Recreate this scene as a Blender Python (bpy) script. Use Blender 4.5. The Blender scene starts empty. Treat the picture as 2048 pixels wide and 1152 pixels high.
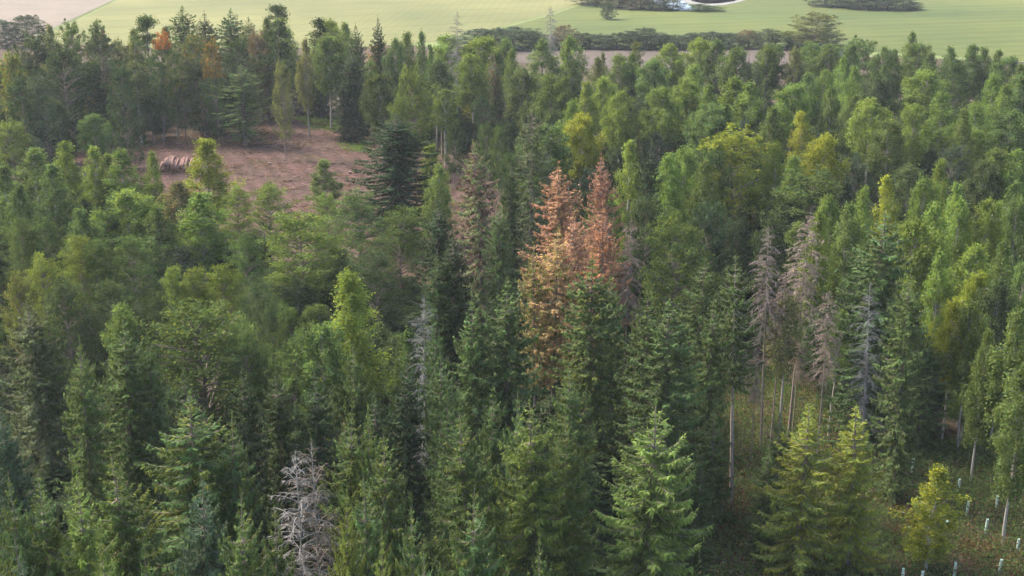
import bpy, bmesh, math, random
import numpy as np
from mathutils import Vector, Euler

R = math.radians
scene = bpy.context.scene
col = scene.collection

# ------------------------------------------------------------------ camera
CAM_Z, PITCH, HFOV = 46.0, R(17.0), R(42.0)
FPX = 1024.0 / math.tan(HFOV / 2)
cam_data = bpy.data.cameras.new('camera')
cam = bpy.data.objects.new('camera', cam_data)
col.objects.link(cam)
cam.location = (0, 0, CAM_Z)
cam.rotation_euler = (math.pi / 2 - PITCH, 0, 0)
cam_data.sensor_width = 36.0
cam_data.lens = 18.0 / math.tan(HFOV / 2)
cam_data.clip_start = 0.5
cam_data.clip_end = 6000
scene.camera = cam

# ------------------------------------------------------------------ sky, sun, exposure
SUN_ELEV, SUN_LEFT = R(46.0), R(66.0)          # sun stands beyond the wood, left of the view
world = bpy.data.worlds.new('World')
scene.world = world
world.use_nodes = True
wn = world.node_tree
sky = wn.nodes.new('ShaderNodeTexSky')
sky.sky_type = 'NISHITA'
sky.sun_disc = False
sky.sun_elevation = SUN_ELEV
sky.sun_rotation = -SUN_LEFT
sky.air_density, sky.dust_density, sky.ozone_density = 1.0, 4.0, 0.6
bg = wn.nodes['Background']
bg.inputs['Strength'].default_value = 0.15
wn.links.new(sky.outputs[0], bg.inputs['Color'])

sun_data = bpy.data.lights.new('sun', 'SUN')
sun_data.energy = 1.9
sun_data.angle = R(12.0)
sun_data.color = (1.0, 0.93, 0.80)
sun = bpy.data.objects.new('sun', sun_data)
col.objects.link(sun)
sd = Vector((-math.sin(SUN_LEFT) * math.cos(SUN_ELEV), math.cos(SUN_LEFT) * math.cos(SUN_ELEV), math.sin(SUN_ELEV)))
sun.rotation_euler = sd.to_track_quat('Z', 'Y').to_euler()
sun.location = sd * 300

scene.view_settings.view_transform = 'Standard'
scene.view_settings.look = 'None'
scene.view_settings.gamma = 1.0
scene.view_settings.use_curve_mapping = False
scene.view_settings.exposure = 2.2
scene.render.engine = 'CYCLES'
cy = scene.cycles
cy.use_denoising = True
cy.use_adaptive_sampling = False
scene.render.filter_size = 1.15
cy.max_bounces = 5
cy.diffuse_bounces = 3
cy.transmission_bounces = 3
cy.glossy_bounces = 1
cy.volume_bounces = 0
cy.transparent_max_bounces = 4

# ------------------------------------------------------------------ pixel of the photo -> place on the land
def at(px, py, z=0.0):
    """The point at height z that stands at pixel (px, py) of the 2048 x 1152 photograph."""
    cp, sp = math.cos(PITCH), math.sin(PITCH)
    dx, v = px - 1024.0, -(py - 576.0)
    dy = FPX * cp + v * sp
    dz = -FPX * sp + v * cp
    t = (z - CAM_Z) / dz
    return Vector((dx * t, dy * t, z))

def to_px(p):
    cp, sp = math.cos(PITCH), math.sin(PITCH)
    x, y, z = p[0], p[1], p[2] - CAM_Z
    dep = y * cp - z * sp
    up = y * sp + z * cp
    return 1024 + FPX * x / dep, 576 - FPX * up / dep

# ------------------------------------------------------------------ materials
def new_mat(name):
    m = bpy.data.materials.new(name)
    m.use_nodes = True
    nt = m.node_tree
    nt.nodes.clear()
    out = nt.nodes.new('ShaderNodeOutputMaterial')
    return m, nt, out

def N(nt, t, **kw):
    n = nt.nodes.new(t)
    for k, v in kw.items():
        setattr(n, k, v)
    return n

def noise(nt, scale, detail=4.0, rough=0.6, vec=None):
    n = N(nt, 'ShaderNodeTexNoise')
    n.inputs['Scale'].default_value = scale
    n.inputs['Detail'].default_value = detail
    n.inputs['Roughness'].default_value = rough
    if vec is not None:
        nt.links.new(vec, n.inputs['Vector'])
    return n

def ramp(nt, fac, stops):
    r = N(nt, 'ShaderNodeValToRGB')
    el = r.color_ramp.elements
    while len(el) < len(stops):
        el.new(0.5)
    for e, (p, c) in zip(el, stops):
        e.position = p
        e.color = (*c, 1)
    nt.links.new(fac, r.inputs['Fac'])
    return r

def mixc(nt, a, b, fac, mode='MIX'):
    m = N(nt, 'ShaderNodeMix', data_type='RGBA', blend_type=mode)
    for s, v in ((m.inputs[6], a), (m.inputs[7], b), (m.inputs[0], fac)):
        if isinstance(v, (tuple, float, int)):
            s.default_value = (*v, 1) if isinstance(v, tuple) else v
        else:
            nt.links.new(v, s)
    return m.outputs[2]

def leaf_material(name, transl=0.42, warm=(1.25, 1.15, 0.55)):
    """Leaf colour = the tree's own colour (object colour), varied leaf by leaf and spray by spray."""
    m, nt, out = new_mat(name)
    oi = N(nt, 'ShaderNodeObjectInfo')
    tone = N(nt, 'ShaderNodeAttribute', attribute_name='tone')
    tone2 = N(nt, 'ShaderNodeAttribute', attribute_name='tint')
    tip = N(nt, 'ShaderNodeAttribute', attribute_type='OBJECT', attribute_name='second_colour')
    hs = N(nt, 'ShaderNodeHueSaturation')
    mr = N(nt, 'ShaderNodeMapRange')
    mr.inputs[3].default_value, mr.inputs[4].default_value = 0.5, 1.6
    nt.links.new(tone.outputs['Fac'], mr.inputs[0])
    hr = N(nt, 'ShaderNodeMapRange')
    hr.inputs[3].default_value, hr.inputs[4].default_value = 0.475, 0.525
    nt.links.new(tone2.outputs['Fac'], hr.inputs[0])
    # share of leaves that carry the tree's second colour (autumn, browned needles, sunlit spruce tips put in as colour)
    share = N(nt, 'ShaderNodeMath', operation='LESS_THAN')
    nt.links.new(tone2.outputs['Fac'], share.inputs[0])
    nt.links.new(tip.outputs['Alpha'], share.inputs[1])
    frm = N(nt, 'ShaderNodeAttribute', attribute_type='OBJECT', attribute_name='second_from')
    gen = N(nt, 'ShaderNodeTexCoord')
    sep = N(nt, 'ShaderNodeSeparateXYZ')
    nt.links.new(gen.outputs['Generated'], sep.inputs[0])
    hi = N(nt, 'ShaderNodeMath', operation='GREATER_THAN')
    nt.links.new(sep.outputs['Z'], hi.inputs[0])
    nt.links.new(frm.outputs['Fac'], hi.inputs[1])
    both = N(nt, 'ShaderNodeMath', operation='MULTIPLY')
    nt.links.new(share.outputs[0], both.inputs[0])
    nt.links.new(hi.outputs[0], both.inputs[1])
    base = mixc(nt, oi.outputs['Color'], tip.outputs['Color'], both.outputs[0])
    nt.links.new(base, hs.inputs['Color'])
    nt.links.new(mr.outputs[0], hs.inputs['Value'])
    nt.links.new(hr.outputs[0], hs.inputs['Hue'])
    d = N(nt, 'ShaderNodeBsdfDiffuse')
    t = N(nt, 'ShaderNodeBsdfTranslucent')
    nt.links.new(hs.outputs[0], d.inputs['Color'])
    tc = mixc(nt, hs.outputs[0], warm, 1.0, 'MULTIPLY')
    nt.links.new(tc, t.inputs['Color'])
    mx = N(nt, 'ShaderNodeMixShader')
    mx.inputs[0].default_value = transl
    nt.links.new(d.outputs[0], mx.inputs[1])
    nt.links.new(t.outputs[0], mx.inputs[2])
    nt.links.new(mx.outputs[0], out.inputs['Surface'])
    return m

def bark_material(name, marks=None):
    m, nt, out = new_mat(name)
    oi = N(nt, 'ShaderNodeObjectInfo')
    tc = N(nt, 'ShaderNodeTexCoord')
    mp = N(nt, 'ShaderNodeMapping')
    mp.inputs['Scale'].default_value = (6, 6, 1.2) if marks is None else (2.5, 2.5, 6)
    nt.links.new(tc.outputs['Object'], mp.inputs['Vector'])
    n = noise(nt, 2.0, 5, 0.65, mp.outputs[0])
    r = ramp(nt, n.outputs[0], [(0.3, (0.55,) * 3), (0.7, (1.35,) * 3)])
    c = mixc(nt, oi.outputs['Color'], r.outputs[0], 1.0, 'MULTIPLY')
    if marks:
        r2 = ramp(nt, n.outputs[0], [(0.58, (0, 0, 0)), (0.66, (1, 1, 1))])
        c = mixc(nt, c, marks, r2.outputs[0])
    p = N(nt, 'ShaderNodeBsdfPrincipled')
    p.inputs['Roughness'].default_value = 0.9
    nt.links.new(c, p.inputs['Base Color'])
    b = N(nt, 'ShaderNodeBump')
    b.inputs['Strength'].default_value = 0.5
    b.inputs['Distance'].default_value = 0.03
    nt.links.new(n.outputs[0], b.inputs['Height'])
    nt.links.new(b.outputs[0], p.inputs['Normal'])
    nt.links.new(p.outputs[0], out.inputs['Surface'])
    return m

def ground_material(name, stops, scale, stops2=None, scale2=0.05, f2=0.5, stripe=None, bump=0.0, bscale=1.5, tram=None):
    m, nt, out = new_mat(name)
    tc = N(nt, 'ShaderNodeTexCoord')
    n = noise(nt, scale, 6, 0.7, tc.outputs['Object'])
    c = ramp(nt, n.outputs[0], stops).outputs[0]
    if stops2:
        n2 = noise(nt, scale2, 4, 0.6, tc.outputs['Object'])
        c2 = ramp(nt, n2.outputs[0], stops2).outputs[0]
        c = mixc(nt, c, c2, f2, 'MIX')
    if stripe:
        ang, freq, amt = stripe
        mp = N(nt, 'ShaderNodeMapping')
        mp.inputs['Rotation'].default_value = (0, 0, ang)
        nt.links.new(tc.outputs['Object'], mp.inputs['Vector'])
        w = N(nt, 'ShaderNodeTexWave')
        w.inputs['Scale'].default_value = freq
        w.inputs['Distortion'].default_value = 1.6
        w.inputs['Detail'].default_value = 3
        w.inputs['Detail Scale'].default_value = 0.4
        nt.links.new(mp.outputs[0], w.inputs['Vector'])
        r = ramp(nt, w.outputs[0], [(0.2, (1 - amt,) * 3), (0.8, (1 + amt,) * 3)])
        c = mixc(nt, c, r.outputs[0], 1.0, 'MULTIPLY')
    if tram:
        ang, gap, amt = tram
        mp = N(nt, 'ShaderNodeMapping')
        mp.inputs['Rotation'].default_value = (0, 0, ang)
        nt.links.new(tc.outputs['Object'], mp.inputs['Vector'])
        w = N(nt, 'ShaderNodeTexWave')
        w.inputs['Scale'].default_value = 0.314 / gap
        w.inputs['Distortion'].default_value = 0.35
        w.inputs['Detail'].default_value = 1
        w.inputs['Detail Scale'].default_value = 0.02
        nt.links.new(mp.outputs[0], w.inputs['Vector'])
        r = ramp(nt, w.outputs[0], [(0.955, (1.0,) * 3), (0.985, (1 - amt,) * 3)])
        c = mixc(nt, c, r.outputs[0], 1.0, 'MULTIPLY')
        n4 = noise(nt, 0.006, 3, 0.6, tc.outputs['Object'])
        r4 = ramp(nt, n4.outputs[0], [(0.35, (0.80, 0.84, 0.80)), (0.65, (1.18, 1.14, 1.05))])
        c = mixc(nt, c, r4.outputs[0], 1.0, 'MULTIPLY')
    p = N(nt, 'ShaderNodeBsdfPrincipled')
    p.inputs['Roughness'].default_value = 1.0
    p.inputs['Specular IOR Level'].default_value = 0.1
    nt.links.new(c, p.inputs['Base Color'])
    if bump:
        b = N(nt, 'ShaderNodeBump')
        b.inputs['Strength'].default_value = 1.0
        b.inputs['Distance'].default_value = bump
        n3 = noise(nt, bscale, 6, 0.7, tc.outputs['Object'])
        nt.links.new(n3.outputs[0], b.inputs['Height'])
        nt.links.new(b.outputs[0], p.inputs['Normal'])
    nt.links.new(p.outputs[0], out.inputs['Surface'])
    return m

def plain_material(name, colour, rough=0.8, var=0.25, scale=8.0, per_object=False):
    m, nt, out = new_mat(name)
    tc = N(nt, 'ShaderNodeTexCoord')
    n = noise(nt, scale, 4, 0.6, tc.outputs['Object'])
    lo = tuple(c * (1 - var) for c in colour)
    hi = tuple(c * (1 + var) for c in colour)
    c = ramp(nt, n.outputs[0], [(0.3, lo), (0.7, hi)])
    p = N(nt, 'ShaderNodeBsdfPrincipled')
    p.inputs['Roughness'].default_value = rough
    cc = c.outputs[0]
    if per_object:
        oi = N(nt, 'ShaderNodeObjectInfo')
        r2 = ramp(nt, oi.outputs['Random'], [(0.0, (0.5,) * 3), (1.0, (1.6,) * 3)])
        cc = mixc(nt, cc, r2.outputs[0], 1.0, 'MULTIPLY')
    nt.links.new(cc, p.inputs['Base Color'])
    nt.links.new(p.outputs[0], out.inputs['Surface'])
    return m

M_LEAF = leaf_material('leaf', 0.45)
M_NEEDLE = leaf_material('needle', 0.30, (1.2, 1.1, 0.6))
M_BARK = bark_material('bark')
M_BIRCH = bark_material('birch_bark', (0.06, 0.05, 0.045))
M_TWIG = bark_material('dead_twig')

# ------------------------------------------------------------------ mesh collectors
class Geo:
    """Collects triangles/quads with two random numbers per element (tone, tint)."""
    def __init__(self):
        self.v, self.f, self.tone, self.tint, self.n = [], [], [], [], 0

    def add(self, verts, faces, tone, tint):
        verts = np.asarray(verts, dtype=np.float32).reshape(-1, 3)
        self.v.append(verts)
        self.f.append(np.asarray(faces, dtype=np.int32).reshape(-1, 4) + self.n)
        self.tone.append(np.broadcast_to(np.asarray(tone, np.float32), (len(verts),)))
        self.tint.append(np.broadcast_to(np.asarray(tint, np.float32), (len(verts),)))
        self.n += len(verts)

    def blades(self, base, tipv, side, tone, tint):
        """Diamond leaves: base points, vectors base->tip, half-width vectors."""
        k = len(base)
        mid = base + tipv * 0.45
        vv = np.stack([base, mid + side, base + tipv, mid - side], 1).reshape(-1, 3)
        ff = np.arange(4 * k).reshape(-1, 4)
        self.add(vv, ff, np.repeat(tone, 4), np.repeat(tint, 4))

    def tube(self, pts, rad, sides=6):
        pts = np.asarray(pts, float)
        k = len(pts)
        t = np.gradient(pts, axis=0)
        t /= np.linalg.norm(t, axis=1)[:, None] + 1e-9
        ref = np.array([1.0, 0, 0]) if abs(t[0][0]) < 0.8 else np.array([0, 1.0, 0])
        a = np.cross(t, ref)
        a /= np.linalg.norm(a, axis=1)[:, None] + 1e-9
        b = np.cross(t, a)
        th = np.arange(sides) * 2 * math.pi / sides
        ring = pts[:, None, :] + np.asarray(rad)[:, None, None] * (np.cos(th)[None, :, None] * a[:, None, :] + np.sin(th)[None, :, None] * b[:, None, :])
        f = []
        for i in range(k - 1):
            for j in range(sides):
                j2 = (j + 1) % sides
                f.append((i * sides + j, i * sides + j2, (i + 1) * sides + j2, (i + 1) * sides + j))
        self.add(ring.reshape(-1, 3), f, 0.5, 0.5)

    def mesh(self, name, mat, smooth=False):
        me = bpy.data.meshes.new(name)
        v = np.concatenate(self.v)
        f = np.concatenate(self.f)
        me.vertices.add(len(v))
        me.vertices.foreach_set('co', v.ravel())
        me.loops.add(f.size)
        me.loops.foreach_set('vertex_index', f.ravel())
        me.polygons.add(len(f))
        me.polygons.foreach_set('loop_start', np.arange(0, f.size, 4, dtype=np.int32))
        if smooth:
            me.polygons.foreach_set('use_smooth', np.ones(len(f), dtype=bool))
        me.update(calc_edges=True)
        for nm, arr in (('tone', self.tone), ('tint', self.tint)):
            a = me.attributes.new(nm, 'FLOAT', 'POINT')
            a.data.foreach_set('value', np.concatenate(arr).astype(np.float32))
        me.materials.append(mat)
        return me

def unit(a):
    return a / (np.linalg.norm(a, axis=-1, keepdims=True) + 1e-9)

def scatter_leaves(g, rng, centers, sig, n, size, up=0.5, tones=None, hang=0.0):
    """n leaves around every clump centre, gaussian with sigma sig (k,3)."""
    k = len(centers)
    p = np.repeat(centers, n, 0) + rng.normal(size=(k * n, 3)) * np.repeat(sig, n, 0)
    nrm = unit(rng.normal(size=(k * n, 3)) + np.array([0, 0, up]))
    d = rng.normal(size=(k * n, 3))
    d[:, 2] -= hang
    d = unit(d - nrm * np.sum(d * nrm, 1, keepdims=True))
    s = np.cross(nrm, d)
    L = size * rng.uniform(0.7, 1.35, (k * n, 1))
    ct = rng.uniform(0, 1, k) if tones is None else tones
    tone = np.clip(np.repeat(ct, n) * 0.6 + rng.uniform(0, 0.4, k * n), 0, 1)
    tint = rng.uniform(0, 1, k * n)
    g.blades(p - d * L * 0.5, d * L, s * L * 0.36, tone, tint)

# ------------------------------------------------------------------ tree makers: each returns (trunk mesh, crown mesh)
def wobble(rng, H, amp, k=9, lean=0.0):
    z = np.linspace(-0.3, H, k)
    x = np.cumsum(rng.normal(0, amp, k)) * 0.5 + lean * z
    y = np.cumsum(rng.normal(0, amp, k)) * 0.5
    return np.stack([x - x[0], y - y[0], z], 1)

def on_trunk(tr, z):
    return np.array([np.interp(z, tr[:, 2], tr[:, 0]), np.interp(z, tr[:, 2], tr[:, 1]), z])

def spruce(seed, base=0.06, step=0.12, dens=1.0, H=20.0, Rm=2.5, dead=0.0, tw=0.10, sparse=0.0, gaps=0.0):
    """Norway spruce: whorls of sagging branches with comb-like side sprays. dead=1 leaves bare twigs only."""
    rng = np.random.default_rng(seed)
    T, C = Geo(), Geo()
    tr = wobble(rng, H, 0.05)
    T.tube(tr, np.linspace(0.21, 0.02, len(tr)), 8)
    zb = base * H
    z = zb
    B, TV, SD, TN, TI = [], [], [], [], []
    lump = rng.uniform(0, 6.28, 4)
    while z < H - 0.15:
        t = (z - zb) / (H - zb)
        nb = rng.integers(6, 9) if t < 0.9 else rng.integers(4, 6)
        az0 = rng.uniform(0, 6.28)
        prof = Rm * np.interp(H - z, [0, 0.8, 1.5, 2.5, 3.8, 5.1, 7.6, 12, 20], [0.02, 0.13, 0.31, 0.56, 0.76, 0.88, 1.0, 1.04, 0.98]) * (0.8 + 0.2 * min(1, t / 0.1))
        for b in range(nb):
            if rng.uniform() < sparse:
                continue
            az = az0 + b * 6.283 / nb + rng.normal(0, 0.2)
            side_f = 1 + gaps * math.sin(az * 2 + lump[0] + z * 0.5) * 0.5
            L = max(0.12, prof * rng.uniform(0.62, 1.2) * side_f)
            el = R(np.interp(H - z, [0, 1.0, 2.5, 4.5, 8, 14, 20], [34, 20, 8, -3, -12, -20, -24]) + rng.normal(0, 6))
            s = np.linspace(0, 1, 6)
            hx = np.array([math.cos(az), math.sin(az), 0])
            per = np.array([-math.sin(az), math.cos(az), 0])
            p0 = on_trunk(tr, z)
            sag = 0.16 * L
            pts = p0 + hx * (L * s)[:, None] + np.array([0, 0, 1.0]) * (L * math.tan(el) * s - sag * np.sin(s * math.pi) + 0.10 * L * s ** 3)[:, None]
            if L > 0.35:
                T.tube(pts, np.linspace(0.028, 0.007, 6) * (1.0 if L > 0.8 else 0.6), 3)
            nt_ = max(2, int(L / step * dens))
            ss = np.sort(rng.uniform(0.10 if dead < 0.5 else 0.2, 1.0, nt_))
            P = np.stack([np.interp(ss, s, pts[:, i]) for i in range(3)], 1)
            bt = rng.uniform(0, 1)
            fw = unit(pts[-1] - pts[0])
            for sgn in (-1, 1):
                ln = (0.20 + 0.36 * (1 - ss) * min(1.0, L / 1.5)) * rng.uniform(0.7, 1.3, nt_)
                d = unit(per * sgn * 0.8 + fw * 0.75 + np.array([0, 0, -0.28]) + rng.normal(0, 0.16, (nt_, 3)))
                B.append(P); TV.append(d * ln[:, None])
                sd = np.cross(d, np.array([0, 0, 1.0]) + rng.normal(0, 0.45, (nt_, 3)))
                SD.append(unit(sd) * tw * rng.uniform(0.7, 1.2, (nt_, 1)))
                TN.append(np.clip(bt * 0.6 + rng.uniform(0, 0.4, nt_), 0, 1)); TI.append(np.clip(0.55 * bt + rng.uniform(0, 0.45, nt_), 0, 1))
            # hanging combs under the branch
            kh = int(nt_ * 1.3)
            if kh and L > 0.5:
                ii = rng.integers(0, nt_, kh)
                ln = rng.uniform(0.22, 0.52, kh) * min(1.0, L / 1.4)
                d = unit(np.array([0, 0, -1.0]) + fw * 0.25 + rng.normal(0, 0.25, (kh, 3)))
                B.append(P[ii]); TV.append(d * ln[:, None])
                SD.append(unit(np.cross(d, rng.normal(size=(kh, 3)))) * tw * 0.8)
                TN.append(np.clip(bt * 0.6 + rng.uniform(0, 0.4, kh), 0, 1)); TI.append(np.clip(0.55 * bt + rng.uniform(0, 0.45, kh), 0, 1))
            # tip tuft
            B.append(pts[-1:]); TV.append(unit(pts[-1:] - pts[-2:-1]) * 0.2)
            SD.append(per[None] * tw * 0.7); TN.append(np.array([bt])); TI.append(np.array([bt]))
        z += (0.64 - 0.26 * t) * rng.uniform(0.88, 1.12)
    # leader
    k = 22
    zz = H + 0.35 - rng.uniform(0, 1.25, k)
    P = np.stack([np.full(k, tr[-1, 0]), np.full(k, tr[-1, 1]), zz], 1)
    d = unit(rng.normal(size=(k, 3)) * np.array([0.8, 0.8, 0.2]) + np.array([0, 0, 1.0]))
    B.append(P); TV.append(d * rng.uniform(0.15, 0.3, (k, 1))); SD.append(unit(np.cross(d, rng.normal(size=(k, 3)))) * tw * 0.6)
    TN.append(rng.uniform(0, 1, k)); TI.append(rng.uniform(0, 1, k))
    B, TV, SD, TN, TI = (np.concatenate(a) for a in (B, TV, SD, TN, TI))
    C.blades(B, TV, SD, TN, TI)
    return T, C

def dead_spruce(seed, base=0.08, H=20.0, Rm=2.2, dens=1.0, twig=0.012):
    """Bare dead spruce: grey trunk, drooping bare branches with fine hanging twigs."""
    rng = np.random.default_rng(seed)
    T, C = Geo(), Geo()
    tr = wobble(rng, H, 0.06)
    T.tube(tr, np.linspace(0.14, 0.02, len(tr)), 8)
    z = base * H
    zb = z
    while z < H - 0.1:
        t = (z - zb) / (H - zb)
        prof = Rm * np.interp(H - z, [0, 0.8, 1.5, 2.5, 3.8, 5.1, 7.6, 12, 20], [0.05, 0.25, 0.45, 0.62, 0.78, 0.86, 1.0, 1.05, 0.9])
        for b in range(rng.integers(4, 7)):
            az = rng.uniform(0, 6.283)
            L = max(0.1, prof * rng.uniform(0.45, 1.2))
            if rng.uniform() < 0.12:
                L *= 0.3
            el = R(np.interp(t, [0, 0.4, 0.8, 1], [-28, -16, 4, 30]) + rng.normal(0, 8))
            s = np.linspace(0, 1, 6)
            hx = np.array([math.cos(az), math.sin(az), 0]); per = np.array([-math.sin(az), math.cos(az), 0])
            pts = on_trunk(tr, z) + hx * (L * s)[:, None] + np.array([0, 0, 1.0]) * (L * math.tan(el) * s + 0.10 * L * np.sin(s * math.pi) - 0.05 * L * s ** 3)[:, None] + per * (0.12 * L * rng.normal() * s ** 2)[:, None]
            C.tube(pts, np.linspace(0.024, 0.008, 6) * min(1.3, 0.5 + L / 2), 3)
            nt_ = max(2, int(L * 22 * dens))
            ss = rng.uniform(0.2, 1, nt_)
            P = np.stack([np.interp(ss, s, pts[:, i]) for i in range(3)], 1)
            sg = rng.choice([-1, 1], (nt_, 1))
            d = unit(per * sg * 0.75 + hx * 0.6 + np.array([0, 0, -0.55]) + rng.normal(0, 0.25, (nt_, 3)))
            ln = rng.uniform(0.15, 0.55, (nt_, 1)) * min(1, 0.4 + L / 2)
            C.blades(P, d * ln, unit(np.cross(d, rng.normal(size=(nt_, 3)))) * twig * rng.uniform(0.7, 1.5, (nt_, 1)), rng.uniform(0, 1, nt_), rng.uniform(0, 1, nt_))
        z += rng.uniform(0.22, 0.42)
    return T, C

def birch(seed, H=15.0, Rm=2.4, base=0.42, nb=60, leaves=46, size=0.20, droop=1.0, lean=0.0, cone=0.0, pointed=False):
    """Birch: slim wavering trunk, rising branches whose ends hang in leafy strands."""
    rng = np.random.default_rng(seed)
    T, C = Geo(), Geo()
    tr = wobble(rng, H * 0.97, 0.09, 10, lean)
    T.tube(tr, np.linspace(0.15, 0.015, len(tr)), 7)
    cen, sig, ton = [], [], []
    for i in range(nb):
        t = (i + rng.uniform(0, 1)) / nb
        z = H * (base + (0.97 - base) * t)
        az = i * 2.399 + rng.normal(0, 0.4)
        if cone:
            prof = (1 - t) ** 0.75
        elif pointed:
            prof = np.interp(t, [0, 0.15, 0.4, 0.65, 0.85, 1], [0.6, 0.92, 1.0, 0.70, 0.34, 0.06])
        else:
            prof = np.interp(t, [0, 0.15, 0.38, 0.7, 0.9, 1], [0.50, 0.85, 1.0, 0.84, 0.52, 0.14])
        L = Rm * prof * rng.uniform(0.6, 1.2)
        rise = np.interp(t, [0, 0.6, 1], [0.55, 0.9, 1.4]) * L
        s = np.linspace(0, 1, 6)
        hx = np.array([math.cos(az), math.sin(az), 0])
        p0 = on_trunk(tr, min(z, H * 0.95) - rise * 0.7)
        pts = p0 + hx * (L * s)[:, None] + np.array([0, 0, 1.0]) * (rise * np.sin(s * 1.9) * 0.95)[:, None]
        pts += np.cumsum(rng.normal(0, 0.05 * L, (6, 3)), 0) * 0.6
        T.tube(pts, np.linspace(0.035, 0.008, 6) * min(1, 0.4 + L / 2), 3)
        bt = rng.uniform(0, 1)
        k = max(2, int(2.2 * L + 1))
        for s1 in rng.uniform(0.35, 1.05, k):
            c = np.array([np.interp(min(s1, 1), s, pts[:, j]) for j in range(3)])
            c = c + rng.normal(0, 0.16, 3)
            hd = rng.uniform(0.1, 0.55) * droop * min(1, L / 1.2)
            c[2] -= hd * 0.6
            cen.append(c); sig.append((0.20, 0.20, 0.18 + hd * 0.5)); ton.append(np.clip(bt * 0.6 + rng.uniform(0, 0.4), 0, 1))
    # crown top
    for k in range(5):
        cen.append(tr[-1] + np.array([rng.normal(0, 0.12), rng.normal(0, 0.12), -0.25 * k])); sig.append((0.13, 0.13, 0.22)); ton.append(rng.uniform(0, 1))
    scatter_leaves(C, rng, np.array(cen), np.array(sig), leaves, size, 0.3, np.array(ton), 0.5)
    return T, C

def broadleaf(seed, H=15.0, Rm=3.4, base=0.24, clumps=72, leaves=120, size=0.22, flat=0.45, layered=False, top=1.0, stems=1):
    """Broad crown of many leafy sprays on limbs; layered=True gives the flat tiers of beech and hornbeam."""
    rng = np.random.default_rng(seed)
    T, C = Geo(), Geo()
    tr = wobble(rng, H * 0.86, 0.14, 9)
    T.tube(tr, np.linspace(0.24, 0.03, len(tr)), 8)
    ph = rng.uniform(0, 6.28, 6)
    cen, sig, ton = [], [], []
    for i in range(clumps):
        t = ((i + 0.5) / clumps) ** 0.9
        az = i * 2.399 + rng.normal(0, 0.35)
        prof = np.interp(t, [0, 0.18, 0.42, 0.7, 0.88, 1.0], [0.62, 0.92, 1.0, 0.90, 0.68, 0.25])
        lob = 1 + 0.22 * math.sin(3 * az + ph[0] + 4 * t) + 0.14 * math.sin(5 * az + ph[1] - 7 * t)
        rr = Rm * prof * lob * rng.uniform(0.55, 1.08)
        z = H * (base + (top - base) * t) + rng.normal(0, 0.25)
        zt = max(base * H * 0.7, z - rr * rng.uniform(0.35, 0.75))
        p0 = on_trunk(tr, min(zt, H * 0.84))
        p1 = np.array([math.cos(az) * rr, math.sin(az) * rr, z]) + np.array([p0[0], p0[1], 0])
        m = (p0 + p1) / 2 + np.array([0, 0, 0.10 * rr]) + rng.normal(0, 0.12, 3)
        s = np.linspace(0, 1, 5)[:, None]
        pts = p0 * (1 - s) ** 2 + 2 * m * s * (1 - s) + p1 * s ** 2
        T.tube(pts, np.linspace(0.06, 0.015, 5) * (0.5 + rr / Rm), 4)
        bt = rng.uniform(0, 1)
        dirn = unit(p1 - p0)
        if layered:
            for q in range(3):
                f = 0.62 + 0.24 * q
                c = p0 + (p1 - p0) * f + np.array([0, 0, 0.1]) + rng.normal(0, 0.16, 3)
                cen.append(c); sig.append((0.44 - 0.06 * q, 0.44 - 0.06 * q, 0.17)); ton.append(np.clip(bt * 0.7 + rng.uniform(0, 0.3), 0, 1))
        else:
            w = rng.uniform(0.34, 0.58) * (Rm / 3.4) ** 0.5
            cen.append(p1); sig.append((w, w, w * flat)); ton.append(bt)
            cen.append(p0 + (p1 - p0) * 0.72 + rng.normal(0, 0.2, 3)); sig.append((w * 0.9, w * 0.9, w * flat)); ton.append(bt * 0.8)
            # loose shoots that fray the outline
            cen.append(p1 + dirn * w * 1.1 + rng.normal(0, 0.15, 3)); sig.append((w * 0.35, w * 0.35, w * 0.35)); ton.append(bt)
    k = len(cen)
    scatter_leaves(C, rng, np.array(cen), np.array(sig), max(6, int(leaves * clumps / k)), size, 0.9 if layered else 0.5, np.array(ton))
    return T, C

def pine(seed, H=18.0, Rm=2.2, base=0.5, clumps=26, leaves=170):
    rng = np.random.default_rng(seed)
    T, C = Geo(), Geo()
    tr = wobble(rng, H * 0.95, 0.22, 9)
    T.tube(tr, np.linspace(0.2, 0.04, len(tr)), 8)
    cen, sig, ton = [], [], []
    for i in range(clumps):
        t = rng.uniform(0, 1)
        az = rng.uniform(0, 6.28)
        rr = Rm * (1 - t * 0.75) * rng.uniform(0.25, 1.1)
        z = H * (base + (0.98 - base) * t)
        p0 = on_trunk(tr, min(z - 0.2 * rr, H * 0.93))
        p1 = p0 + np.array([math.cos(az) * rr, math.sin(az) * rr, 0.35 * rr])
        T.tube(np.linspace(p0, p1, 3), (0.05, 0.04, 0.02), 4)
        cen.append(p1); sig.append((0.42, 0.42, 0.22)); ton.append(rng.uniform(0, 1))
    scatter_leaves(C, rng, np.array(cen), np.array(sig), leaves, 0.22, 0.4, np.array(ton))
    return T, C

# kind: (maker list, natural height, natural crown width, everyday words, object name, category, crown material, trunk material)
def variants(fn, seeds, **kw):
    return [fn(s, **kw) for s in seeds]

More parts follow.
